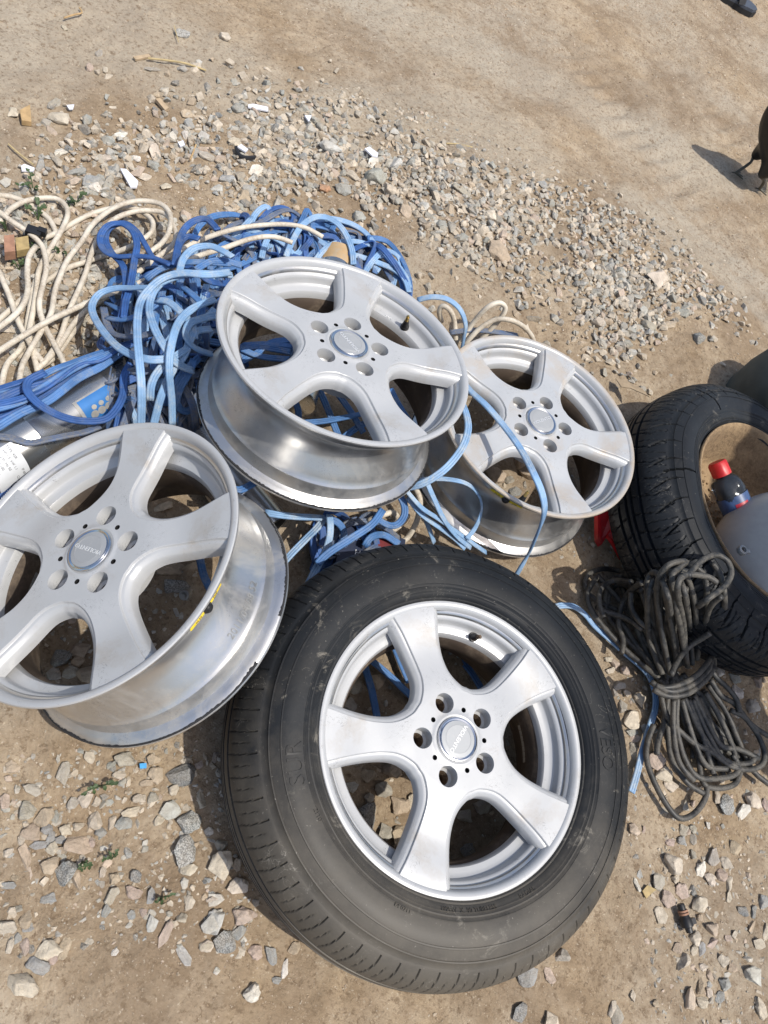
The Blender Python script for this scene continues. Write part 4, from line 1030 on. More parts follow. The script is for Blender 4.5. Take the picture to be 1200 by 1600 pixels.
strand(blue_over, ZC([(230,250,.22),(300,350,.245),(390,435,.26),(480,540,.27),(560,650,.285),(625,770,.30),(672,880,.29),(682,980,.26),(645,1090,.19),(605,1180,.13),(560,1260,.09),(530,1310,.06)]), .2, 'blue_pale', tw=.15, jit=.0005)
strand(blue_over, ZC([(255,400,.23),(285,470,.24),(297,550,.245),(270,640,.24),(200,735,.23),(120,800,.21),(40,838,.19),(-30,850,.17)]), .2, 'blue_pale', tw=.2, jit=.0005)
blue_side = thing('blue_cable', 'thin blue cable ends looped over the barrel of the right-hand rim', 'cable')
for pts in ([(40,820,.17),(100,805,.18),(200,808,.19),(290,830,.19),(345,880,.17),(365,950,.14),(340,1040,.11),(290,1110,.09)],
            [(85,815,.17),(130,920,.15),(180,1020,.12),(245,1100,.09),(310,1155,.07)],
            [(-20,860,.16),(60,950,.14),(150,1010,.12),(260,1090,.09),(390,1180,.06)],
            [(-10,900,.14),(60,985,.12),(150,1050,.10),(230,1110,.08),(280,1160,.07)],
            [(70,980,.10),(100,1060,.07),(125,1130,.04)]):
    strand(blue_side, ZC(pts), .1, 'blue_pale', tw=.25, jit=.0005, w=.0105)
blue_top = thing('blue_cable', 'single blue cable arch standing between the uppermost rim and the right-hand rim', 'cable')
strand(blue_top, Z8([(210,340,.05),(222,280,.09),(228,225,.12),(205,165,.14),(155,125,.15),(90,115,.14),(30,128,.12)]), .1, 'blue_pale', tw=.2, jit=.0005)
strand(blue_top, Z8([(165,260,.04),(260,250,.05),(350,257,.05),(440,272,.03)]), .1, 'blue_dull', tw=.2, jit=.0005)
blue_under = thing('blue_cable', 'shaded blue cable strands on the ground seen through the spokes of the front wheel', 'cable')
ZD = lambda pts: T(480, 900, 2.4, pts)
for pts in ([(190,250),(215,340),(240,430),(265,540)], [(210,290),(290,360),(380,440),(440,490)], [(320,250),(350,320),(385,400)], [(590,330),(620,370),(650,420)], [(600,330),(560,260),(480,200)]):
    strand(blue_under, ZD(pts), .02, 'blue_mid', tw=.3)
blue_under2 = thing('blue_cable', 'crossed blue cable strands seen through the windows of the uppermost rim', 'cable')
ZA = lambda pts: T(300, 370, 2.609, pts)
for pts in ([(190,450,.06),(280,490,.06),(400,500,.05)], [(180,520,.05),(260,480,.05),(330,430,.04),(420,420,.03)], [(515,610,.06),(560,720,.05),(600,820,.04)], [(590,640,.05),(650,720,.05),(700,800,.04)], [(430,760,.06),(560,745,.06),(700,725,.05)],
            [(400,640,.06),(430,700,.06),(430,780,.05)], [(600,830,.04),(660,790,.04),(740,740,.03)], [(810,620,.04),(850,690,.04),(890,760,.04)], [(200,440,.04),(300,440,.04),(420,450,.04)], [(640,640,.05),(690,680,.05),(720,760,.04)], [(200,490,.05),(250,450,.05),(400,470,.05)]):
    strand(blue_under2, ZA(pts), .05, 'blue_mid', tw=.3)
strand(blue_under2, T(0, 640, 2.5, [(770,520,.03),(785,580,.04),(800,650,.05),(830,720,.05)]), .04, 'blue_mid', tw=.2)
blue_coil = thing('blue_cable', 'single blue cable lying on the stones beside the black cable coil', 'cable')
ZK = lambda pts: T(860, 840, 3.48, pts)
strand(blue_coil, ZK([(30,375),(70,368),(130,376),(190,420),(240,480),(330,560),(420,640),(480,690),(535,750),(568,840),(570,930),(540,1030),(500,1160),(470,1280),(440,1385)]), .012, 'blue_pale', tw=.25, jit=.001)

coil = thing('black_cable', 'black round cable coil tied at its waist in front of the cracked tyre', 'cable coil')
KL = [
 [(640,760),(565,560),(522,300),(550,195),(600,230),(650,430),(690,700)],
 [(650,740),(600,480),(580,260),(640,150),(740,130),(700,165),(660,220),(690,400),(745,700)],
 [(690,700),(650,420),(618,230),(680,190),(750,230),(790,400),(805,620)],
 [(745,690),(720,450),(690,270),(740,205),(850,212),(905,245)],
 [(745,210),(830,122),(900,95),(962,130),(982,200),(940,272),(860,332),(800,372)],
 [(820,640),(880,500),(942,400),(945,300),(922,200),(880,140)],
 [(820,490),(850,300),(830,200),(790,160)],
 [(360,395),(240,335),(188,260),(205,200),(280,170),(380,182),(490,225)],
 [(320,440),(298,330),(330,232),(400,208),(470,222)],
 [(290,430),(265,350),(280,270),(350,235),(440,240)],
 [(500,245),(430,292),(390,362),(370,470),(398,560),(388,630)],
 [(600,750),(500,640),(390,530),(312,420),(318,320),(370,255),(500,290)],
 [(590,765),(440,640),(300,500),(220,390),(200,300),(250,215)],
 [(545,505),(480,450),(440,372),(440,300)],
 [(610,745),(540,560),(530,330),(560,230)],
 [(700,690),(670,500),(640,330),(600,220)],
 [(580,740),(470,590),(400,480),(350,430),(300,400)],
 [(500,500),(420,440),(330,410),(250,380)],
 [(770,690),(760,520),(735,330),(690,210),(640,190)],
 [(730,690),(715,520),(680,360),(655,250),(690,180),(770,190)],
 [(795,660),(830,500),(870,380),(930,320)],
 [(600,850),(640,980),(760,1100),(900,1180),(1015,1252)],
 [(640,860),(620,1000),(592,1100),(580,1180)],
 [(650,870),(640,1050),(660,1200),(740,1330),(830,1392)],
 [(690,870),(690,1050),(730,1200),(800,1300),(900,1312),(1000,1290),(1022,1240),(990,1180)],
 [(730,870),(800,1030),(880,1150),(960,1230),(1060,1262),(1140,1242),(1162,1180),(1130,1080),(1060,982),(980,940)],
 [(780,860),(860,1020),(930,1130),(1030,1152),(1135,1205)],
 [(830,830),(900,960),(960,1100),(1050,1205)],
 [(870,770),(930,860),(1000,905),(1100,1022),(1190,1082)],
 [(860,705),(905,760),(960,812),(1012,880),(1032,950)],
 [(560,1020),(530,1100),(520,1190),(550,1300),(620,1432),(700,1522),(780,1502),(840,1422),(852,1350)],
 [(700,880),(740,1040),(800,1180),(830,1330),(900,1362),(1000,1342),(1035,1272)],
 [(860,800),(960,960),(1022,1100),(1100,1262),(1190,1345)],
 [(670,880),(670,1060),(700,1220),(780,1320)], [(750,880),(820,1060),(870,1230),(890,1290)], [(805,860),(880,1030),(900,1180),(940,1290)],
 [(845,840),(930,1000),(990,1140),(1010,1220)], [(620,880),(650,1010),(700,1140),(750,1260)], [(770,880),(850,1060),(950,1210),(1070,1230),(1120,1190)], [(715,880),(780,1100),(850,1240),(960,1260)],
 [(545,780),(600,815),(690,805),(780,760),(850,690),(880,620),(850,570)], [(560,825),(640,860),(740,850),(830,790),(885,710),(885,640)], [(570,800),(660,835),(770,800),(860,720),(878,650)],
 [(655,745),(700,660),(760,590),(865,520)]]
rk = random.Random(4)
def coil_h(px, py, lay):
    x = (px - 860 * 1) ; 
    wst = math.exp(-((px - 1067) ** 2 + (py - 1062) ** 2) / (2 * 45 ** 2))
    ov = max(0, min(1, (px - 970) / 70)) * max(0, min(1, (1015 - py) / 80))     # the upper turns lie on the cracked tyre
    return .010 + .012 * lay + .035 * wst + .225 * ov
for i, pts in enumerate(KL):
    lay = rk.choice([0, 1, 2, 3]) if i < 40 else 5
    if i == 43: lay = 6
    strand(coil, ZK(pts), (lambda l: lambda px, py: coil_h(px, py, l))(lay), 'black_cable', False, .0058, .002, step=.006)
for i in range(30):      # deeper turns
    a = rk.uniform(0, 1)
    pts = [(rk.uniform(580, 720), rk.uniform(700, 840))]
    if i % 2: e = (rk.uniform(800, 1100), rk.uniform(1080, 1290))
    else: e = (rk.uniform(230, 760), rk.uniform(200, 440))
    for t in (.3, .6, 1): pts.append((pts[0][0] + (e[0] - pts[0][0]) * t + rk.gauss(0, 22), pts[0][1] + (e[1] - pts[0][1]) * t + rk.gauss(0, 22)))
    strand(coil, ZK(pts), lambda px, py: coil_h(px, py, 0), 'black_cable', False, .0058, .003, step=.007)

# ------------------------------------------------------------------ the steel pumps
def tube(name, label, p0, p1, r, extra=None):
    p0 = Vector(p0); p1 = Vector(p1); d = p1 - p0; q = d.to_track_quat('Z', 'Y').to_matrix().to_4x4(); q.translation = p0
    root = thing(name, label, 'pump', q); L = d.length
    prof = [(.0001, 0), (r * .82, 0), (r * .96, .001), (r, .004)]
    z = .004
    for f in (.31, .315, .32, .655, .66, .665): prof += [(r * (1.015 if f in (.315, .66) else 1.0), L * f)]
    prof += [(r, L - .012), (r * 1.03, L - .011), (r * 1.03, L - .001), (r * .97, L), (r * .86, L), (r * .84, L - .03), (.0001, L - .034)]
    mb = MB(); mb.lathe(prof, 72, mis=[0] * (len(prof) - 3) + [1, 1])
    mb.build('casing', [MAT['steel'], MAT['black_plastic']], root, angle=25)
    return root, L
MAT['white_label'] = simple('white_label', (.62, .64, .66), .4, 0, .06)
MAT['blue_label'] = simple('blue_label', (.03, .16, .42), .35, .2, .12)
def on_tube(root, r, th, z, w, hgt, mat, name, txts=(), nseg=14, lift=.0006, tmat='print', parent=None):
    """printed label wrapped on a tube: w round it, hgt along it"""
    def q(x, y, l): a = th + x / r; return ((r + l) * cos(a), (r + l) * sin(a), z + y)
    mb = MB(); V = []; F = []
    for i in range(nseg + 1):
        x = -w / 2 + w * i / nseg; V += [q(x, -hgt / 2, lift), q(x, hgt / 2, lift)]
    for i in range(nseg): F.append((2 * i, 2 * i + 2, 2 * i + 3, 2 * i + 1))
    mb.add(V, F); o = mb.build(name, MAT[mat], parent or root)
    if txts:
        mb = MB()
        for (s, size, x0, y0, rot) in txts:
            TV, TF = text_mesh(s, size); c_, s_ = cos(rot), sin(rot)
            mb.add([q(x0 + v.x * c_ - v.y * s_, y0 + v.x * s_ + v.y * c_, lift + .0004) for v in TV], TF)
        mb.build('lettering', MAT[tmat], o, smooth=False)
    return o
RP = .052
pA0 = P(-70, 762, RP + .005); pA1 = P(262, 555, RP + .012)
pump1, Lp = tube('steel_pump', 'stainless steel borehole pump tube with white data label at the left edge', pA0, pA1, RP)
def tube_angle(root, px, py, r):
    inv = root.matrix_world.inverted(); o = inv @ CAMPOS; d = inv.to_3x3() @ ray(px, py)
    a = d.x ** 2 + d.y ** 2; b = 2 * (o.x * d.x + o.y * d.y); c = o.x ** 2 + o.y ** 2 - r * r; di = b * b - 4 * a * c
    t = (-b - sqrt(max(0, di))) / (2 * a); q = o + d * t; return atan2(q.y, q.x), q.z
bpy.context.view_layer.update()
th, zz = tube_angle(pump1, 18, 738, RP)
on_tube(pump1, RP, th, zz, .085, .058, 'white_label', 'data_label',
        [('TYPE 4SR', .0065, -.028, .018, 0), ('HP 1.5  kW 1.1', .006, -.018, .009, 0), ('V 230  Hz 50', .006, -.02, 0, 0), ('Q 20-100', .006, -.022, -.009, 0), ('H 64-23 m', .006, -.02, -.018, 0), ('IP 68  n 2850', .006, .02, .018, 0), ('O', .02, .028, -.005, 0), ('CLASS F', .006, .022, .006, 0)])
th, zz = tube_angle(pump1, 158, 630, RP)
lb = on_tube(pump1, RP, th, zz, .050, .085, 'pale_foil', 'sticker')
sub = on_tube(pump1, RP, th, zz + .002, .044, .076, 'blue_label', 'sticker_print', lift=.0011, parent=lb)
mb = MB()
for k in range(4):          # row of pale scalloped motifs along one side of the blue sticker
    n = 18; V = [(.010 + .0065 * cos(2 * pi * i / n), -.020 + k * .015 + .0078 * sin(2 * pi * i / n)) for i in range(n)]
    mb.add([((RP + .0016) * cos(th + x / RP), (RP + .0016) * sin(th + x / RP), zz + y) for x, y in V], [tuple(range(n))])
    V = [(-.001 + .0042 * cos(2 * pi * i / n), -.015 + k * .015 + .005 * sin(2 * pi * i / n)) for i in range(n)]
    mb.add([((RP + .0016) * cos(th + x / RP), (RP + .0016) * sin(th + x / RP), zz + y) for x, y in V], [tuple(range(n))])
mb.build('motif', MAT['pale_foil'], lb, smooth=False)
pump2, _ = tube('steel_pump', 'shorter steel tube with an open black end under the uppermost rim', P(300, 690, .05), P(420, 832, .045), .047)
MAT['tan_plastic'] = simple('tan_plastic', (.46, .30, .14), .55, 0, .2, 20, (.36, .30, .22), .5, 14)
pump3, L3 = tube('steel_pump', 'dusty steel tube with a tan end under the blue loops behind the uppermost rim', P(462, 630, .045), P(522, 424, .035), .042)
mb = MB(); mb.lathe([(.042, L3), (.044, L3 + .004), (.044, L3 + .05), (.032, L3 + .062), (.0001, L3 + .064)], 48); mb.build('end_piece', MAT['tan_plastic'], pump3)

# small printed carton wedged under the cables
MAT['navy'] = simple('navy_card', (.012, .02, .05), .5, 0, .2); MAT['red_card'] = simple('red_card', (.14, .012, .015), .6, 0, .2)
pb = P(572, 872, .012)
box = thing('printed_carton', 'dark blue printed carton with a red panel wedged behind the front tyre', 'carton', Matrix.Translation(pb) @ Matrix.Rotation(radians(25), 4, 'Z'))
mb = MB(); mb.box((0, 0, 0), (.13, .10, .06)); mb.build('carton_body', MAT['navy'], box, smooth=False)
mb = MB(); mb.box((.028, 0, .0305), (.035, .098, .001)); mb.build('red_panel', MAT['red_card'], box, smooth=False)
mb = MB()
for tx, sz, x, y in (('HO', .017, -.02, -.012), ('ALC', .014, -.03, -.034), ('J', .022, .03, .01), ('220V', .012, -.03, .02)):
    V, F = text_mesh(tx, sz); mb.add([(x + v.x, y + v.y, .0316) for v in V], F)
mb.build('lettering', MAT['white_label'], box, smooth=False)

# ------------------------------------------------------------------ things in and round the cracked tyre
MAT['grey_metal'] = simple('grey_paint', (.33, .325, .305), .5, .1, .06, 60, (.28, .26, .22), .25, 8, .1, 500, .0005)
pv = P(1231, 886, .17)
rock_lite_0 = ([Vector(q) for q in ((.5, 0, 0), (-.5, .1, 0), (0, .45, .1), (.1, -.45, 0), (0, 0, .4), (0, .1, -.4))], [(0, 2, 4), (2, 1, 4), (1, 3, 4), (3, 0, 4), (2, 0, 5), (1, 2, 5), (3, 1, 5), (0, 3, 5)])
MAT['hen_leg0'] = simple('dead_grass', (.16, .13, .07), .9)
ves = thing('gas_cylinder', 'smooth grey domed vessel lying in the well of the cracked tyre', 'vessel', Matrix.Translation(pv) @ Matrix.Rotation(radians(-28), 4, 'Y') @ Matrix.Rotation(radians(20), 4, 'X'))
mb = MB(); R_ = .168
prof = [(.0001, .128)] + [(R_ * sin(a_), .03 + .098 * cos(a_)) for a_ in [radians(x) for x in range(6, 91, 6)]] + [(R_, .0), (R_, -.03), (R_ * .97, -.06), (R_ * .8, -.10), (.0001, -.105)]
mb.lathe(prof, 72); mb.build('shell', MAT['grey_metal'], ves, angle=60)
mb = MB(); mb.lathe([(.022, .126), (.022, .14), (.018, .142), (.015, .142), (.015, .126)], 24); mb.build('neck_ring', MAT['chrome'], ves)
# dirt clods and dead grass that have gathered in the well
rd = random.Random(77); mb = MB()
for i in range(260):
    a_ = rd.uniform(0, 6.28); r_ = .165 * sqrt(rd.random()); sz = rd.uniform(.003, .012) * (1.6 if rd.random() < .06 else 1); pv_, pf_ = rock_lite_0
    mb.add([Vector((v_.x * sz + r_ * cos(a_), v_.y * sz + r_ * sin(a_), v_.z * sz - .118)) for v_ in pv_], pf_)
cl = mb.build('dirt_clods', MAT['dusty_steel'], wheelE, smooth=False); cl['kind'] = 'stuff'
mb = MB()
for i in range(26):
    a_ = rd.uniform(.6, 2.4); r_ = rd.uniform(.07, .15); b0 = Vector((r_ * cos(a_), r_ * sin(a_), -.112)); an_ = rd.uniform(0, 6.28); L_ = rd.uniform(.015, .05)
    sweep(mb, [b0 + Vector((cos(an_) * L_ * t_, sin(an_) * L_ * t_, .008 * sin(pi * t_))) for t_ in (0, .33, .66, 1)], circle_prof(.0009, 4))
gr_ = mb.build('dead_grass', MAT['hen_leg0'], wheelE); gr_['kind'] = 'stuff'
# a bent steel fitting on the wheel rim
qf = P(1156, 862, .235)
fit_ = thing('steel_fitting', 'little bent steel fitting on the tan rim edge of the cracked tyre', 'metal scrap', Matrix.Translation(qf) @ Matrix.Rotation(.6, 4, 'Z'))
mb = MB(); mb.lathe([(.006, 0), (.010, .001), (.0115, .006), (.010, .011), (.006, .012), (.006, 0)], 20); mb.box((.012, 0, .006), (.016, .008, .004)); mb.build('fitting_body', MAT['lead'], fit_)
# grey rounded thing behind the tyre at the right edge
qv = P(1222, 610, .16)
sack = thing('grey_sack', 'dark grey-green stuffed cover behind the cracked tyre at the right edge', 'sack', Matrix.Translation(qv))
mb = MB(); mb.lathe([(.0001, .13), (.05, .125), (.085, .10), (.105, .05), (.11, 0), (.105, -.08), (.095, -.17), (.0001, -.175)], 40, fn=lambda a, k, r, z: (r * (1 + .07 * noise.noise(Vector((cos(a) * 1.5, sin(a) * 1.5, z * 9)))), z))
MAT['sackcloth'] = simple('grey_cloth', (.060, .066, .058), .75, 0, .2, 20, None, .5, 10, .3, 200)
mb.build('cover', MAT['sackcloth'], sack, angle=180)

# plastic bottle with a red cap
MAT['pet'] = simple('clear_plastic', (.10, .12, .15), .14); b_ = MAT['pet'].node_tree.nodes['Principled BSDF']; b_.inputs['Transmission Weight'].default_value = .7; b_.inputs['IOR'].default_value = 1.25
MAT['redcap'] = simple('red_plastic', (.52, .018, .02), .4, 0, .15, 40, (.4, .22, .16), .25, 40)
MAT['label_blue'] = simple('bottle_label_blue', (.05, .09, .20), .4, 0, .3, 60); MAT['label_red'] = simple('bottle_label_red', (.42, .015, .03), .4, 0, .1)
pb0 = P(1156, 803, .155); pb1 = P(1127, 738, .185)
dq = (pb1 - pb0); qm = dq.to_track_quat('Z', 'Y').to_matrix().to_4x4(); qm.translation = pb0
bot = thing('plastic_bottle', 'small crushed plastic bottle with red cap and red-blue label inside the cracked tyre', 'bottle', qm)
LB = dq.length; rb = .033
mb = MB(); mb.lathe([(.0001, -LB * .35), (rb * .9, -LB * .35), (rb, -LB * .28), (rb, -.004), (rb * .96, 0), (rb, .004), (rb, LB * .45), (rb * .97, LB * .5), (rb, LB * .55), (rb * .98, LB * .72), (rb * .86, LB * .82), (rb * .55, LB * .89), (.0135, LB * .92), (.0135, LB)], 40,
         fn=lambda a, k, r, z: (r * (1 + .16 * noise.noise(Vector((cos(a) * 1.3, sin(a) * 1.3, z * 34)))), z)); mb.build('bottle_body', MAT['pet'], bot, angle=50)
mb = MB(); mb.lathe([(.0125, LB * .93), (.0205, LB * .93), (.021, LB * .96), (.021, LB * 1.20), (.018, LB * 1.25), (.0001, LB * 1.25)], 28, fn=lambda a, k, r, z: (r * (1 + .025 * (1 if int(a * 20) % 2 else -1)) if 1 < k < 4 else r, z)); mb.build('bottle_cap', MAT['redcap'], bot, angle=50)
bpy.context.view_layer.update()
thb, zb = tube_angle(bot, 1150, 780, rb)
on_tube(bot, rb * 1.03, thb, LB * .06, .15, LB * .80, 'label_blue', 'bottle_label', nseg=24, lift=.0008)
on_tube(bot, rb * 1.04, thb + .25, -LB * .02, .030, LB * .62, 'label_red', 'label_panel', [('VIXON', .0105, 0, 0, pi / 2)], lift=.0012, tmat='white_label')
on_tube(bot, rb * 1.04, thb + .98, LB * .02, .018, LB * .40, 'white_label', 'label_panel', [('IIIII', .011, 0, .008, pi / 2), ('IIIII', .011, 0, -.010, pi / 2)], lift=.0012)

# red plastic bracket
MAT['redplate'] = simple('red_reflector', (.45, .012, .018), .35, 0, .12, 60, (.42, .20, .13), .2, 30)
def plate(parent, name, pts, h, th, mat):
    top = [P(x, y, h if not callable(h) else h(i)) for i, (x, y) in enumerate(pts)]; n = len(pts)
    V = top + [v - Vector((0, 0, th)) for v in top]
    F = [tuple(range(n)), tuple(reversed(range(n, 2 * n)))] + [(i, n + i, n + (i + 1) % n, (i + 1) % n) for i in range(n)]
    mb = MB(); mb.add(V, F); return mb.build(name, MAT[mat], parent, smooth=False, fixn=True)
rp = thing('red_bracket', 'broken red plastic reflector bracket sticking out between the right-hand rim and the cracked tyre', 'bracket')
Zr = lambda pts: T(900, 780, 12, pts)
plate(rp, 'reflector_panel', Zr([(455,250),(665,215),(680,560),(665,600),(510,800),(475,740)]), lambda i: [.075, .085, .055, .05, .02, .025][i], .008, 'redplate')
plate(rp, 'edge_rib', Zr([(410,260),(455,250),(470,740),(505,815),(480,850),(412,735)]), lambda i: [.08, .08, .035, .026, .022, .035][i], .014, 'redplate')
plate(rp, 'strut', Zr([(655,590),(690,615),(740,760),(915,1085),(865,1110),(690,790),(600,680)]), lambda i: [.055, .055, .045, .02, .02, .045, .045][i], .01, 'redplate')

# ------------------------------------------------------------------ litter
MAT['white_tile'] = simple('white_tile', (.72, .73, .78), .25, 0, .04); MAT['wood'] = simple('wood_scrap', (.40, .27, .13), .75, 0, .25, 60); MAT['twig'] = simple('dry_twig', (.42, .33, .17), .8, 0, .2, 60)
MAT['leaf_dry'] = simple('dry_leaf', (.40, .30, .19), .8, 0, .2, 60); MAT['green'] = simple('weed_leaf', (.045, .075, .025), .6, 0, .35, 90)
MAT['blue_scrap'] = simple('blue_scrap', (.05, .30, .60), .4); MAT['redwood'] = simple('reddish_wood', (.30, .16, .10), .75, 0, .3, 60); MAT['ochre'] = simple('ochre_plastic', (.34, .25, .11), .6, 0, .3, 60)
def shard(label, pts, z, mat, th=.004, name='tile_shard', cat='shard', tilt=0.0):
    g0 = P(pts[0][0], pts[0][1], 0); gg = gz(g0.x, g0.y) + z
    top = [P(x, y, gg + th) for x, y in pts]; c = sum(top, Vector()) / len(top)
    root = link(bpy.data.objects.new(name, None)) if False else None
    n = len(top); V = [v - c + Vector((0, 0, tilt * (v - c).x)) for v in top]; V = V + [v * 1.02 - Vector((0, 0, th)) for v in V]
    mb = MB(); mb.add(V, [tuple(range(n)), tuple(reversed(range(n, 2 * n)))] + [(i, n + i, n + (i + 1) % n, (i + 1) % n) for i in range(n)])
    o = mb.build(name, MAT[mat], None, smooth=False, fixn=True); o.location = c; tag(o, label, cat); return o
shard('wedge-shaped white tile shard on the gravel above the cream cables', [(188,263),(197,264),(216,283),(214,292),(204,292)], .012, 'white_tile')
shard('narrow white tile shard lying beyond the gravel next to a green-grey stone', [(388,163),(396,162),(419,167),(419,173),(388,167)], .006, 'white_tile')
shard('tiny white three-cornered tile chip on the gravel', [(476,180),(487,180),(483,190)], .010, 'white_tile')
shard('white tile shard near the middle of the gravel band', [(570,232),(577,229),(591,239),(590,245),(582,243)], .014, 'white_tile')
shard('white chip resting in a curl of black rubber', [(371,229),(377,225),(388,233),(384,237)], .014, 'white_tile')
shard('white-faced tile piece on brown backing at the far left edge', [(33,259),(38,256),(54,262),(52,267),(34,266)], .008, 'white_tile')
shard('tiny lilac-white chip in the gravel beyond the cream cables', [(278,222),(286,219),(289,226),(282,229)], .01, 'white_tile', .003)
shard('little white chip beside cream stones on the far-left sand', [(104,164),(116,163),(114,170),(108,170)], .01, 'white_tile', .003)
shard('square scrap of bright blue plastic on the sand below the left rim', [(218,1193),(229,1192),(229,1200),(219,1201)], .008, 'blue_scrap', .003, 'plastic_scrap', 'scrap')
shard('reddish wood block among the weeds at the left edge', [(6,368),(22,366),(24,392),(7,394)], .02, 'redwood', .022, 'wood_block', 'block')
shard('ochre connector block beside the reddish wood block', [(24,372),(44,368),(46,388),(26,392)], .02, 'ochre', .018, 'connector_block', 'block')
shard('brown bark chip standing by pale stones on the far-left sand', [(31,172),(47,163),(49,190),(34,188)], .004, 'wood', .012, 'bark_chip', 'chip')
shard('flat tan wood sliver on the far-left sand under a straw', [(208,88),(232,84),(236,88),(212,93)], .004, 'leaf_dry', .005, 'wood_sliver', 'sliver')
shard('pale tan offcut with a split edge on the far-left sand', [(243,154),(250,153),(264,168),(258,172)], .006, 'leaf_dry', .008, 'wood_sliver', 'sliver')
shard('yellowish crumpled leaf on the sand right of the front tyre', [(1004,1392),(1012,1383),(1026,1390),(1017,1397),(1010,1404)], .004, 'ochre', .002, 'leaf', 'leaf')
shard('curled dry tan leaf standing on the ground above the right-hand rim', [(972,583),(982,590),(990,600),(999,612),(1004,628),(996,618),(986,606),(976,600)], .03, 'leaf_dry', .002, 'leaf', 'leaf', .6)
def rod(label, pts, r, mat, name='twig', cat='twig', h=.006):
    L = path(pts, h, step=.008); c = L[0].copy(); mb = MB(); sweep(mb, [p - c for p in L], circle_prof(r, 7)); o = mb.build(name, MAT[mat], None); o.location = c; tag(o, label, cat); return o
rod('long yellow straw on the sand at the far left', [(231,91),(260,94),(290,99),(322,110)], .0024, 'twig', 'straw', 'straw')
rod('short bent straw beside the black and white stone', [(272,40),(276,55),(279,66)], .0012, 'twig', 'straw', 'straw')
rod('brown twig lying near the far-left edge of the picture', [(100,28),(115,23),(128,20),(124,12)], .002, 'wood')
rod('thin pale straw pointing at the white-faced tile piece', [(13,225),(30,240),(52,257)], .0018, 'twig', 'straw', 'straw')
rod('two-pronged pale twig on the bare ground beyond the gravel', [(697,224),(715,225),(738,230)], .002, 'twig')
rod('small twig in the gravel near the lilac-white chip', [(297,250),(301,240),(306,226)], .0022, 'wood')
rod('curl of black rubber around a white chip in the gravel', [(369,230),(372,240),(382,246),(398,246)], .005, 'black_plastic', 'rubber_curl', 'rubber', .012)
# cable connector on the cream cable
cn = P(53, 364, .03)
con = thing('cable_connector', 'black cable clip on the cream cable beside the wood block', 'connector', Matrix.Translation(cn) @ Matrix.Rotation(.5, 4, 'Z'))
mb = MB(); mb.box((0, 0, 0), (.028, .020, .018)); mb.box((.014, .006, .004), (.016, .012, .014)); mb.build('clip_body', MAT['black_plastic'], con, smooth=False)
mb = MB(); mb.cyl((-.01, 0, -.012), (-.02, -.02, -.012), .004); mb.build('clip_pin', MAT['black_plastic'], con)
# spent injector lying among the stones
p0 = P(1063, 1412, .014); p1 = P(1078, 1457, .012); d = p1 - p0; qm = d.to_track_quat('Z', 'Y').to_matrix().to_4x4(); qm.translation = p0
inj = thing('fuel_injector', 'small black injector with orange rings among stones below the black cable coil', 'injector', qm); Li = d.length
mb = MB(); mb.lathe([(.0001, 0), (.006, 0), (.007, .003), (.0065, Li * .2), (.009, Li * .5), (.0105, Li * .55), (.0105, Li * .8), (.007, Li * .84), (.006, Li), (.0001, Li)], 20); mb.box((.010, 0, Li * .68), (.016, .011, .010)); mb.build('injector_body', MAT['black_plastic'], inj)
for k in (.26, .36):
    mb = MB(); mb.lathe([(.0068, Li * k - .002), (.0092, Li * k - .0015), (.0092, Li * k + .0015), (.0068, Li * k + .002)], 20); mb.build('seal_ring', MAT['redwood'], inj)
nt_ = P(293, 927, .02)
bolt = thing('steel_nut', 'small threaded steel nut on the dirt seen through the left rim', 'nut', Matrix.Translation(nt_) @ Matrix.Rotation(.7, 4, 'X'))
mb = MB(); mb.lathe([(.005, 0), (.009, 0), (.0095, .003), (.0095, .018), (.0085, .020), (.005, .020), (.005, 0)], 12); mb.build('nut_body', MAT['lead'], bolt, angle=20)
mb = MB(); mb.cyl((0, 0, .018), (0, 0, .028), .0042, seg=12); mb.build('threaded_end', MAT['lead'], bolt)
# weeds
def weed(px, py, n, size, label):
    p = P(px, py, 0); p.z = gz(p.x, p.y); root = thing('weed', label, 'weed', Matrix.Translation(p), 'small green weeds on the ground'); r = random.Random(px)
    for s in range(max(3, n // 6)):
        a = r.uniform(0, 6.28); L = size * r.uniform(.4, 1); tip = Vector((cos(a) * L, sin(a) * L, r.uniform(.01, .03)))
        mb = MB(); sweep(mb, [tip * t + Vector((0, 0, .012 * sin(pi * t))) for t in (0, .25, .5, .75, 1)], circle_prof(.0011, 5)); st = mb.build('stem', MAT['green'], root)
        mb = MB()
        for k in range(6):
            t = .25 + .75 * k / 5; b = tip * t + Vector((0, 0, .012 * sin(pi * t))); la = a + r.uniform(-1.6, 1.6); ll = size * r.uniform(.18, .34); w = ll * .34
            u = Vector((cos(la), sin(la), r.uniform(.1, .6))).normalized(); v = u.cross(Vector((0, 0, 1))).normalized(); m_ = Vector((0, 0, w * .35))
            mb.add([b, b + u * ll * .35 + v * w, b + u * ll * .7 + v * w * .8, b + u * ll, b + u * ll * .7 - v * w * .8, b + u * ll * .35 - v * w, b + u * ll * .5 - m_], [(0, 1, 6), (1, 2, 6), (2, 3, 6), (3, 4, 6), (4, 5, 6), (5, 0, 6)])
        mb.build('leaves', MAT['green'], root, smooth=True, angle=180)
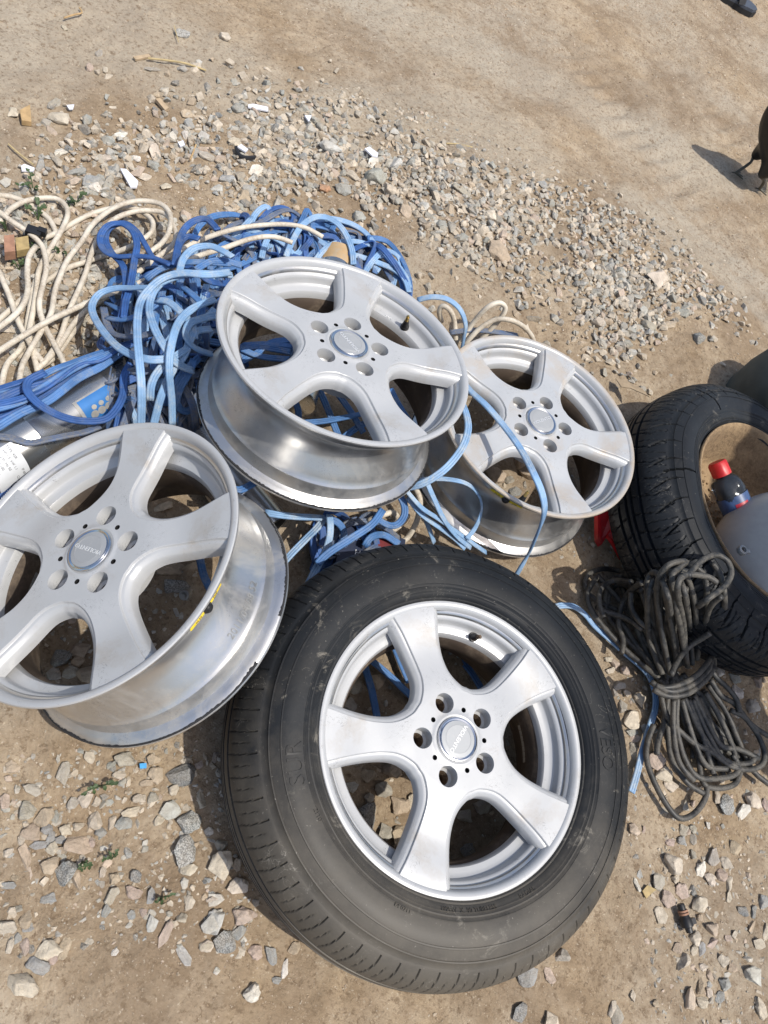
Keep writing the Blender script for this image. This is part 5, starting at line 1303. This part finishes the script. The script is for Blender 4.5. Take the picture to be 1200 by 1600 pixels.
for a in ((52, 300, 26, .045, 'green weed sprig at the left edge above the cream cables'), (60, 345, 22, .045, 'green weed in the cream cable loops beside the black clip'), (118, 322, 24, .045, 'green weed in the gravel inside the upper cream loop'), (10, 362, 18, .035, 'green weed at the left edge behind the wood block'),
          (95, 398, 18, .035, 'green weed under the cream strands below the clip'), (30, 425, 14, .03, 'lone green weed sprout in the gravel at the left edge'), (158, 1228, 24, .036, 'green weed on the sand right under the left rim'), (128, 1345, 20, .026, 'green weed beside the large tan stone on the left'), (175, 1342, 20, .024, 'rounded green weed right of the large tan stone'),
          (252, 1402, 16, .022, 'pale green weed between stones left of the tyre'), (55, 395, 10, .03, 'sparse green weed beside the ochre block')):
    weed(a[0], a[1], int(a[2] * .75), a[3] * .78, a[4])

# black hen at the right edge
MAT['feather'] = simple('black_feathers', (.005, .0055, .0065), .5, 0, .3, 40, None, .5, 10, .5, 90, .004); MAT['hen_leg'] = simple('hen_leg', (.060, .055, .040), .6, 0, .3, 90); MAT['comb'] = simple('red_comb', (.40, .03, .03), .5)
f1 = P(1148, 272, .0); f2 = P(1185, 297, .0)
hx = (ray(1200, 240) - ray(1150, 240)); hx.z = 0; hx.normalize()
hen = thing('hen', 'black hen standing half out of view at the right edge', 'hen', Matrix.Translation((f1 + f2) / 2))
o0 = (f1 + f2) / 2; hy = Vector((-hx.y, hx.x, 0))
def skinned(name, pts, edges, radii, mat, parent, sub=2, root=0):
    me = bpy.data.meshes.new(name); me.from_pydata([tuple(p) for p in pts], edges, []); o = link(bpy.data.objects.new(name, me))
    sm = o.modifiers.new('skin', 'SKIN'); 
    for i, v in enumerate(me.skin_vertices[0].data): v.radius = (radii[i], radii[i]) if isinstance(radii[i], (int, float)) else radii[i]; v.use_root = (i == root)
    sm.use_smooth_shade = True
    ss = o.modifiers.new('sub', 'SUBSURF'); ss.levels = sub; ss.render_levels = sub
    dg = bpy.context.evaluated_depsgraph_get(); dg.update(); m2 = bpy.data.meshes.new_from_object(o.evaluated_get(dg)); o.modifiers.clear(); o.data = m2; bpy.data.meshes.remove(me)
    m2.materials.clear(); m2.materials.append(MAT[mat]); m2.polygons.foreach_set('use_smooth', [True] * len(m2.polygons))
    o.parent = parent; return o
def hp(x, y, z): return hx * x + hy * y + Vector((0, 0, z))
bp = [hp(.0, .0, .165), hp(.07, 0, .18), hp(.15, 0, .19), hp(.20, 0, .24), hp(.225, 0, .30), hp(.24, 0, .335), hp(.275, 0, .335), hp(-.06, 0, .19), hp(-.11, 0, .245), hp(-.13, 0, .29), hp(.01, .05, .115), hp(.01, -.05, .115), hp(-.004, .052, .058), hp(-.004, -.052, .058)]
# centre the body over the feet but out to the right
bp = [p - hx * .012 for p in bp]
skinned('body', bp, [(0, 1), (1, 2), (2, 3), (3, 4), (4, 5), (5, 6), (0, 7), (7, 8), (8, 9), (0, 10), (0, 11), (10, 12), (11, 13)], [.062, .075, .062, .04, .03, .028, .010, .052, .036, .016, .042, .042, .013, .013], 'feather', hen)
for fp, sy in ((f1, 1), (f2, -1)):
    l = fp - o0; top = hp(-.016, .052 * sy, .064); kn = l.lerp(top, .55) + hx * .012 + Vector((0, 0, .012)); mb = MB()
    sweep(mb, catmull([top, kn, l + Vector((0, 0, .006))], 6), circle_prof(.0055, 8))
    for ang in (-.55, 0, .55, 3.14):
        d = (-hx * cos(ang) * -1 + hy * sin(ang)); mb.cyl(l + Vector((0, 0, .006)), l + d * (.035 if ang != 3.14 else .015) + Vector((0, 0, .003)), .0042, .002, 7)
    mb.build('leg', MAT['hen_leg'], hen)
mb = MB(); c_ = bp[5] + Vector((0, 0, .032)); 
for k in range(4): mb.cyl(c_ + hx * (k * .012 - .015), c_ + hx * (k * .012 - .015) + Vector((0, 0, .02)), .006, .002, 8)
mb.build('comb', MAT['comb'], hen)
mb = MB(); b_ = bp[6]; mb.cyl(b_, b_ + hx * .025 - Vector((0, 0, .008)), .007, .001, 8); mb.build('beak', MAT['hen_leg'], hen)
# dark rubber sandal at the top edge
MAT['sandal'] = simple('dark_sandal', (.055, .065, .085), .6, 0, .2, 60); MAT['sandal_sole'] = simple('black_sole', (.012, .012, .013), .7)
shoe_c = P(1150, -6, .02); ax = (P(1178, 6, .0) - P(1135, -18, .0)); ax.z = 0; ax.normalize(); m = Matrix((ax, Vector((-ax.y, ax.x, 0)), Vector((0, 0, 1)))).transposed().to_4x4(); m.translation = Vector((shoe_c.x, shoe_c.y, gz(shoe_c.x, shoe_c.y) + .002))
shoe = thing('sandal', 'dark blue-grey rubber sandal on the bare ground at the top right corner', 'sandal', m)
out = [(-.13, .0), (-.115, .032), (-.06, .038), (0, .034), (.06, .045), (.10, .042), (.125, .018), (.128, -.01), (.10, -.04), (.05, -.045), (0, -.036), (-.06, -.036), (-.115, -.03)]
for nm, z0, z1, sc_, mt in (('sole', 0, .022, 1.0, 'sandal_sole'), ('footbed', .022, .034, .96, 'sandal')):
    n = len(out); mb = MB(); mb.add([(x * sc_, y * sc_, z0) for x, y in out] + [(x * sc_, y * sc_, z1) for x, y in out], [tuple(range(n, 2 * n)), tuple(reversed(range(n)))] + [(i, (i + 1) % n, n + (i + 1) % n, n + i) for i in range(n)]); mb.build(nm, MAT[mt], shoe, smooth=False)
mb = MB(); sweep(mb, catmull([Vector((.03, .042, .03)), Vector((.02, .02, .06)), Vector((.02, -.02, .06)), Vector((.03, -.042, .03))], 8), [(-.02, -.003), (.02, -.003), (.02, .003), (-.02, .003)], up=Vector((0, 0, 1))); mb.build('strap', MAT['sandal_sole'], shoe)

# ------------------------------------------------------------------ unseen people, added out of frame to shade the cracked tyre
MAT['skin'] = simple('brown_skin', (.12, .062, .036), .5, 0, .12); MAT['shirt_white'] = simple('pale_shirt', (.42, .44, .46), .8, 0, .08); MAT['shirt_green'] = simple('green_shirt', (.06, .15, .08), .8, 0, .1); MAT['robe'] = simple('ochre_shirt', (.30, .18, .06), .8, 0, .12)
MAT['trousers'] = simple('dark_trousers', (.03, .035, .05), .8, 0, .15); MAT['hair'] = simple('black_hair', (.008, .007, .006), .8, 0, .2)
def shade_person(label, x, y, face, shirt, reach=None, hgt=1.72, tunic=False):
    s_ = hgt / 1.72
    m = Matrix.Translation((x, y, gz(x, y))) @ Matrix.Rotation(face, 4, 'Z')      # local +Y is where the person faces
    root = thing('shade_person', label, 'shade_person', m, None); inv = m.inverted()
    P_ = []; E_ = []; R_ = []
    def v(a, r, par=None):
        P_.append(Vector(a) * s_ if not isinstance(a, Vector) else a); R_.append(r)
        if par is not None: E_.append((par, len(P_) - 1))
        return len(P_) - 1
    pel = v((0, 0, .95), (.155, .115)); wa = v((0, .0, 1.10), (.145, .105), pel); ch = v((0, .0, 1.30), (.165, .115), wa); up = v((0, -.01, 1.42), (.13, .09), ch)
    nk = v((0, .0, 1.50), .055, up); jaw = v((0, .025, 1.575), .072, nk); hd = v((0, .005, 1.64), .088, jaw); v((0, -.005, 1.69), .06, hd); v((0, .105, 1.60), .018, jaw)
    for sx in (-1, 1):
        hip = v((.09 * sx, 0, .88), .09, pel); kn = v((.11 * sx, .02, .50), .062, hip); cf = v((.115 * sx, -.005, .34), .058, kn); an = v((.12 * sx, -.02, .09), .042, cf); v((.13 * sx, .14, .035), .038, an)
        sh = v((.185 * sx, -.01, 1.40), .062, up)
        if reach is not None and sx in reach[1]:
            tgt = inv @ (reach[0] + Vector((.0, 0, 0)) ) + Vector((.035 * sx, -.05, -.03)); shp = P_[sh]; el = shp.lerp(tgt, .52) + Vector((.05 * sx, 0, -.12)); e = v(el, .045, sh); w = v(tgt + Vector((.0, -.07, 0)), .030, e); h_ = v(tgt, .036, w); d = (tgt - el).normalized()
        else:
            e = v((.235 * sx, -.03, 1.12), .046, sh); w = v((.25 * sx, .03, .88), .032, e); h_ = v((.25 * sx, .045, .81), .038, w); d = Vector((0, .2, -1)).normalized()
        side = Vector((1, 0, 0)).cross(d).normalized()
        for q in range(4):
            a = P_[h_] + side * (.024 - .016 * q) * .9 + d * .03; f = v(a, .010, h_); f2_ = v(a + d * .03 + Vector((-.004 * sx, .004, 0)), .009, f); v(a + d * (.055 - .006 * abs(q - 1)) + Vector((-.012 * sx, .01, 0)), .008, f2_)
        t1 = v(P_[h_] + side * .035 + Vector((-.012 * sx, 0, 0)), .011, w); v(P_[t1] + d * .035 + side * .008, .009, t1)
    body = skinned('body', P_, E_, R_, 'skin', root, 2, pel)
    me = body.data; me.materials.append(MAT[shirt]); me.materials.append(MAT['trousers']); me.materials.append(MAT['black_plastic'])
    for p in me.polygons:
        c = p.center / s_
        p.material_index = 3 if c.z < .075 and c.y > -.1 else 2 if c.z < .98 and abs(c.x) < .21 else 1 if (.98 <= c.z < 1.475 and (abs(c.x) < .22 and c.y < .14 or c.z > 1.2 and c.y < .2)) else 0
    mb = MB(); mb.lathe([(.0001, .093)] + [(.093 * sin(radians(a)), .093 * cos(radians(a))) for a in range(15, 100, 12)], 24, fn=lambda a, k, r, z: (r, z)); h = mb.build('hair', MAT['hair'], root, angle=180); h.location = Vector((0, -.012, 1.655)) * s_
    mb = MB()
    for sx in (-1, 1): mb.cyl((.031 * sx, .088, 1.633), (.031 * sx, .094, 1.633), .010, .006, 10)
    e = mb.build('eyes', MAT['engrave'], root); e.scale = (s_,) * 3
    if tunic:
        mb = MB(); mb.lathe([(.165, 1.14), (.185, 1.0), (.20, .8), (.215, .5), (.22, .42), (.216, .42), (.211, .5), (.196, .8), (.18, 1.0)], 56, fn=lambda a, k, r, z: (r * (1 + .05 * sin(a * 9) * (1.15 - z)) * (1 if abs(cos(a)) > .5 else .86), z))
        t_ = mb.build('tunic', MAT[shirt], root, angle=180); t_.scale = (s_,) * 3
    return root
shade_person('unseen green-shirted figure added to shade the near side of the cracked tyre', 1.21, 1.13, radians(92), 'shirt_green', None, 1.80)
shade_person('unseen ochre-shirted figure added to shade the far side of the cracked tyre', 1.20, 1.53, radians(84), 'robe', None, 1.76)

# ------------------------------------------------------------------ stones, gravel and soil crumbs
recs = [stone_obj(*s, i) for i, s in enumerate(STONES)]
label_stones(recs)
print('stones', len(recs))
G_POLY = [(0, 330), (60, 290), (150, 240), (240, 200), (330, 190), (430, 165), (520, 190), (600, 215), (680, 270), (760, 310), (860, 330), (930, 345), (1000, 385), (1060, 430), (1100, 480), (1095, 505), (1030, 530), (985, 590), (930, 560), (850, 480), (780, 430), (690, 395), (620, 400), (540, 350), (440, 330), (330, 350), (300, 420), (190, 520), (140, 560), (0, 600)]
G_SPARSE = [[(0, 1180), (340, 1160), (430, 1500), (200, 1480), (0, 1500)], [(970, 1050), (1200, 1020), (1200, 1600), (1020, 1600), (985, 1330), (960, 1200)], [(480, 950), (900, 960), (900, 1400), (500, 1400)], [(360, 640), (760, 640), (760, 900), (400, 900)], [(0, 880), (330, 800), (440, 1100), (40, 1100)], [(690, 620), (960, 620), (900, 860), (700, 800)],
            [(860, 840), (980, 830), (1000, 900), (940, 960), (900, 930)], [(480, 130), (700, 200), (900, 320), (1080, 420), (940, 330), (640, 260)]]
def poly_sample(poly, n, rnd):
    xs = [p[0] for p in poly]; ys = [p[1] for p in poly]; wp = [P(x, y) for x, y in poly]
    x0, x1 = min(p.x for p in wp), max(p.x for p in wp); y0, y1 = min(p.y for p in wp), max(p.y for p in wp); poly2 = [(p.x, p.y) for p in wp]; out = []
    while len(out) < n:
        q = (rnd.uniform(x0, x1), rnd.uniform(y0, y1))
        if inside(q, poly2): out.append(q)
    return out
def rock_lite(seed, n):
    r = random.Random(seed); bm = bmesh.new()
    for i in range(n):
        v = Vector((r.gauss(0, 1), r.gauss(0, 1), r.gauss(0, 1))).normalized() * r.uniform(.8, 1.1); bm.verts.new((v.x * .5, v.y * .40, v.z * .34))
    bmesh.ops.convex_hull(bm, input=bm.verts); 
    for v in [v for v in bm.verts if not v.link_faces]: bm.verts.remove(v)
    bm.verts.index_update(); V = [v.co.copy() for v in bm.verts]; F = [tuple(v.index for v in f.verts) for f in bm.faces]; bm.free(); return V, F
LITE = [rock_lite(500 + i, 13) for i in range(30)]; CRUMB = [rock_lite(700 + i, 7) for i in range(16)]
def scatter(name, items, protos, tones, label=None):
    V = []; F = []; C = []; r = random.Random(len(items))
    for (x, y, s, zoff) in items:
        pv, pf = protos[r.randrange(len(protos))]; b = len(V)
        m = Matrix.Rotation(r.uniform(0, 6.28), 3, 'Z') @ Matrix.Rotation(r.gauss(0, .35), 3, 'X') @ Matrix.Rotation(r.gauss(0, .35), 3, 'Y')
        sx, sy, sz = s * r.uniform(.85, 1.25), s * r.uniform(.8, 1.15), s * r.uniform(.75, 1.2); z = gz(x, y) - s * .12 + zoff
        for v in pv:
            q = m @ Vector((v.x * sx, v.y * sy, v.z * sz)); V.append((q.x + x, q.y + y, q.z + z))
        F += [tuple(i + b for i in f) for f in pf]
        col, spk, _ = TONES[r.choice(tones)]; j = r.uniform(.8, 1.15); c = (col[0] * j, col[1] * j, col[2] * j, min(1, spk * r.uniform(.5, 1.2)))
        C += [c] * len(pv)
    me = bpy.data.meshes.new(name); me.from_pydata(V, [], F); me.materials.append(MAT['gravel'])
    at = me.color_attributes.new('tone', 'FLOAT_COLOR', 'POINT'); at.data.foreach_set('color', [k for c in C for k in c])
    o = link(bpy.data.objects.new(name, me)); o['kind'] = 'stuff'; o['label'] = label; return o
rg = random.Random(99)
items = []
for (x, y) in poly_sample(G_POLY, 8200, rg):
    s = min(.042, max(.006, rg.lognormvariate(math.log(.0180), .42)))
    x += rg.gauss(0, .085); y += rg.gauss(0, .085)
    if noise.noise(Vector((x * 4.2, y * 4.2, 11))) + .55 * noise.noise(Vector((x * 11, y * 11, 3))) < -.26 + rg.gauss(0, .22): continue
    items.append((x, y, s, rg.uniform(0, .009)))
for poly, n in zip(G_SPARSE, (760, 900, 300, 300, 420, 200, 120, 520)):
    for (x, y) in poly_sample(poly, n, rg):
        items.append((x, y, min(.022, max(.004, rg.lognormvariate(math.log(.0085), .5))), 0))
scatter('gravel', items, LITE, ['c', 'c', 'c', 'c', 't', 'p', 'g2', 'g2', 'gr', 'gg', 'gg', 'gw', 'gw', 'gw', 'd'], 'loose crushed stone gravel heaped in a band across the ground')
items = []
VIEW = [(-40, 1640), (-40, -20), (1240, -20), (1240, 1640)]
for (x, y) in poly_sample(VIEW, 24000, rg):
    d = hypot(x, y); items.append((x, y, rg.uniform(.0022, .0055) * (1 + .25 * y) * (2.0 if rg.random() < .04 else 1), -.0005))
near = [(-40, 1640), (-40, 1100), (1240, 1000), (1240, 1640)]
for (x, y) in poly_sample(near, 15000, rg): items.append((x, y, rg.uniform(.0016, .0048), -.0005))
TONES['soil'] = ((.30, .215, .135), 0, 'soil')
for (x, y) in poly_sample([(-40, 420), (-40, -20), (1240, -20), (1240, 640), (900, 300), (500, 150)], 30000, rg):
    if noise.noise(Vector((x * 2.1 + 3, y * 3.6, 21))) + .6 * noise.noise(Vector((x * 8, y * 8, 31))) < .0 + .8 * lane(x, y): continue
    items.append((x, y, rg.uniform(.004, .011) * (.55 + .17 * y), -.0006))
for (x, y) in poly_sample(G_POLY, 16000, rg): items.append((x + rg.gauss(0, .07), y + rg.gauss(0, .07), rg.uniform(.003, .0085), 0))
scatter('soil_crumbs', items, CRUMB, ['t', 't', 'soil', 'soil', 'soil', 'p', 'c'], 'small crumbs of dry sandy soil over the ground')
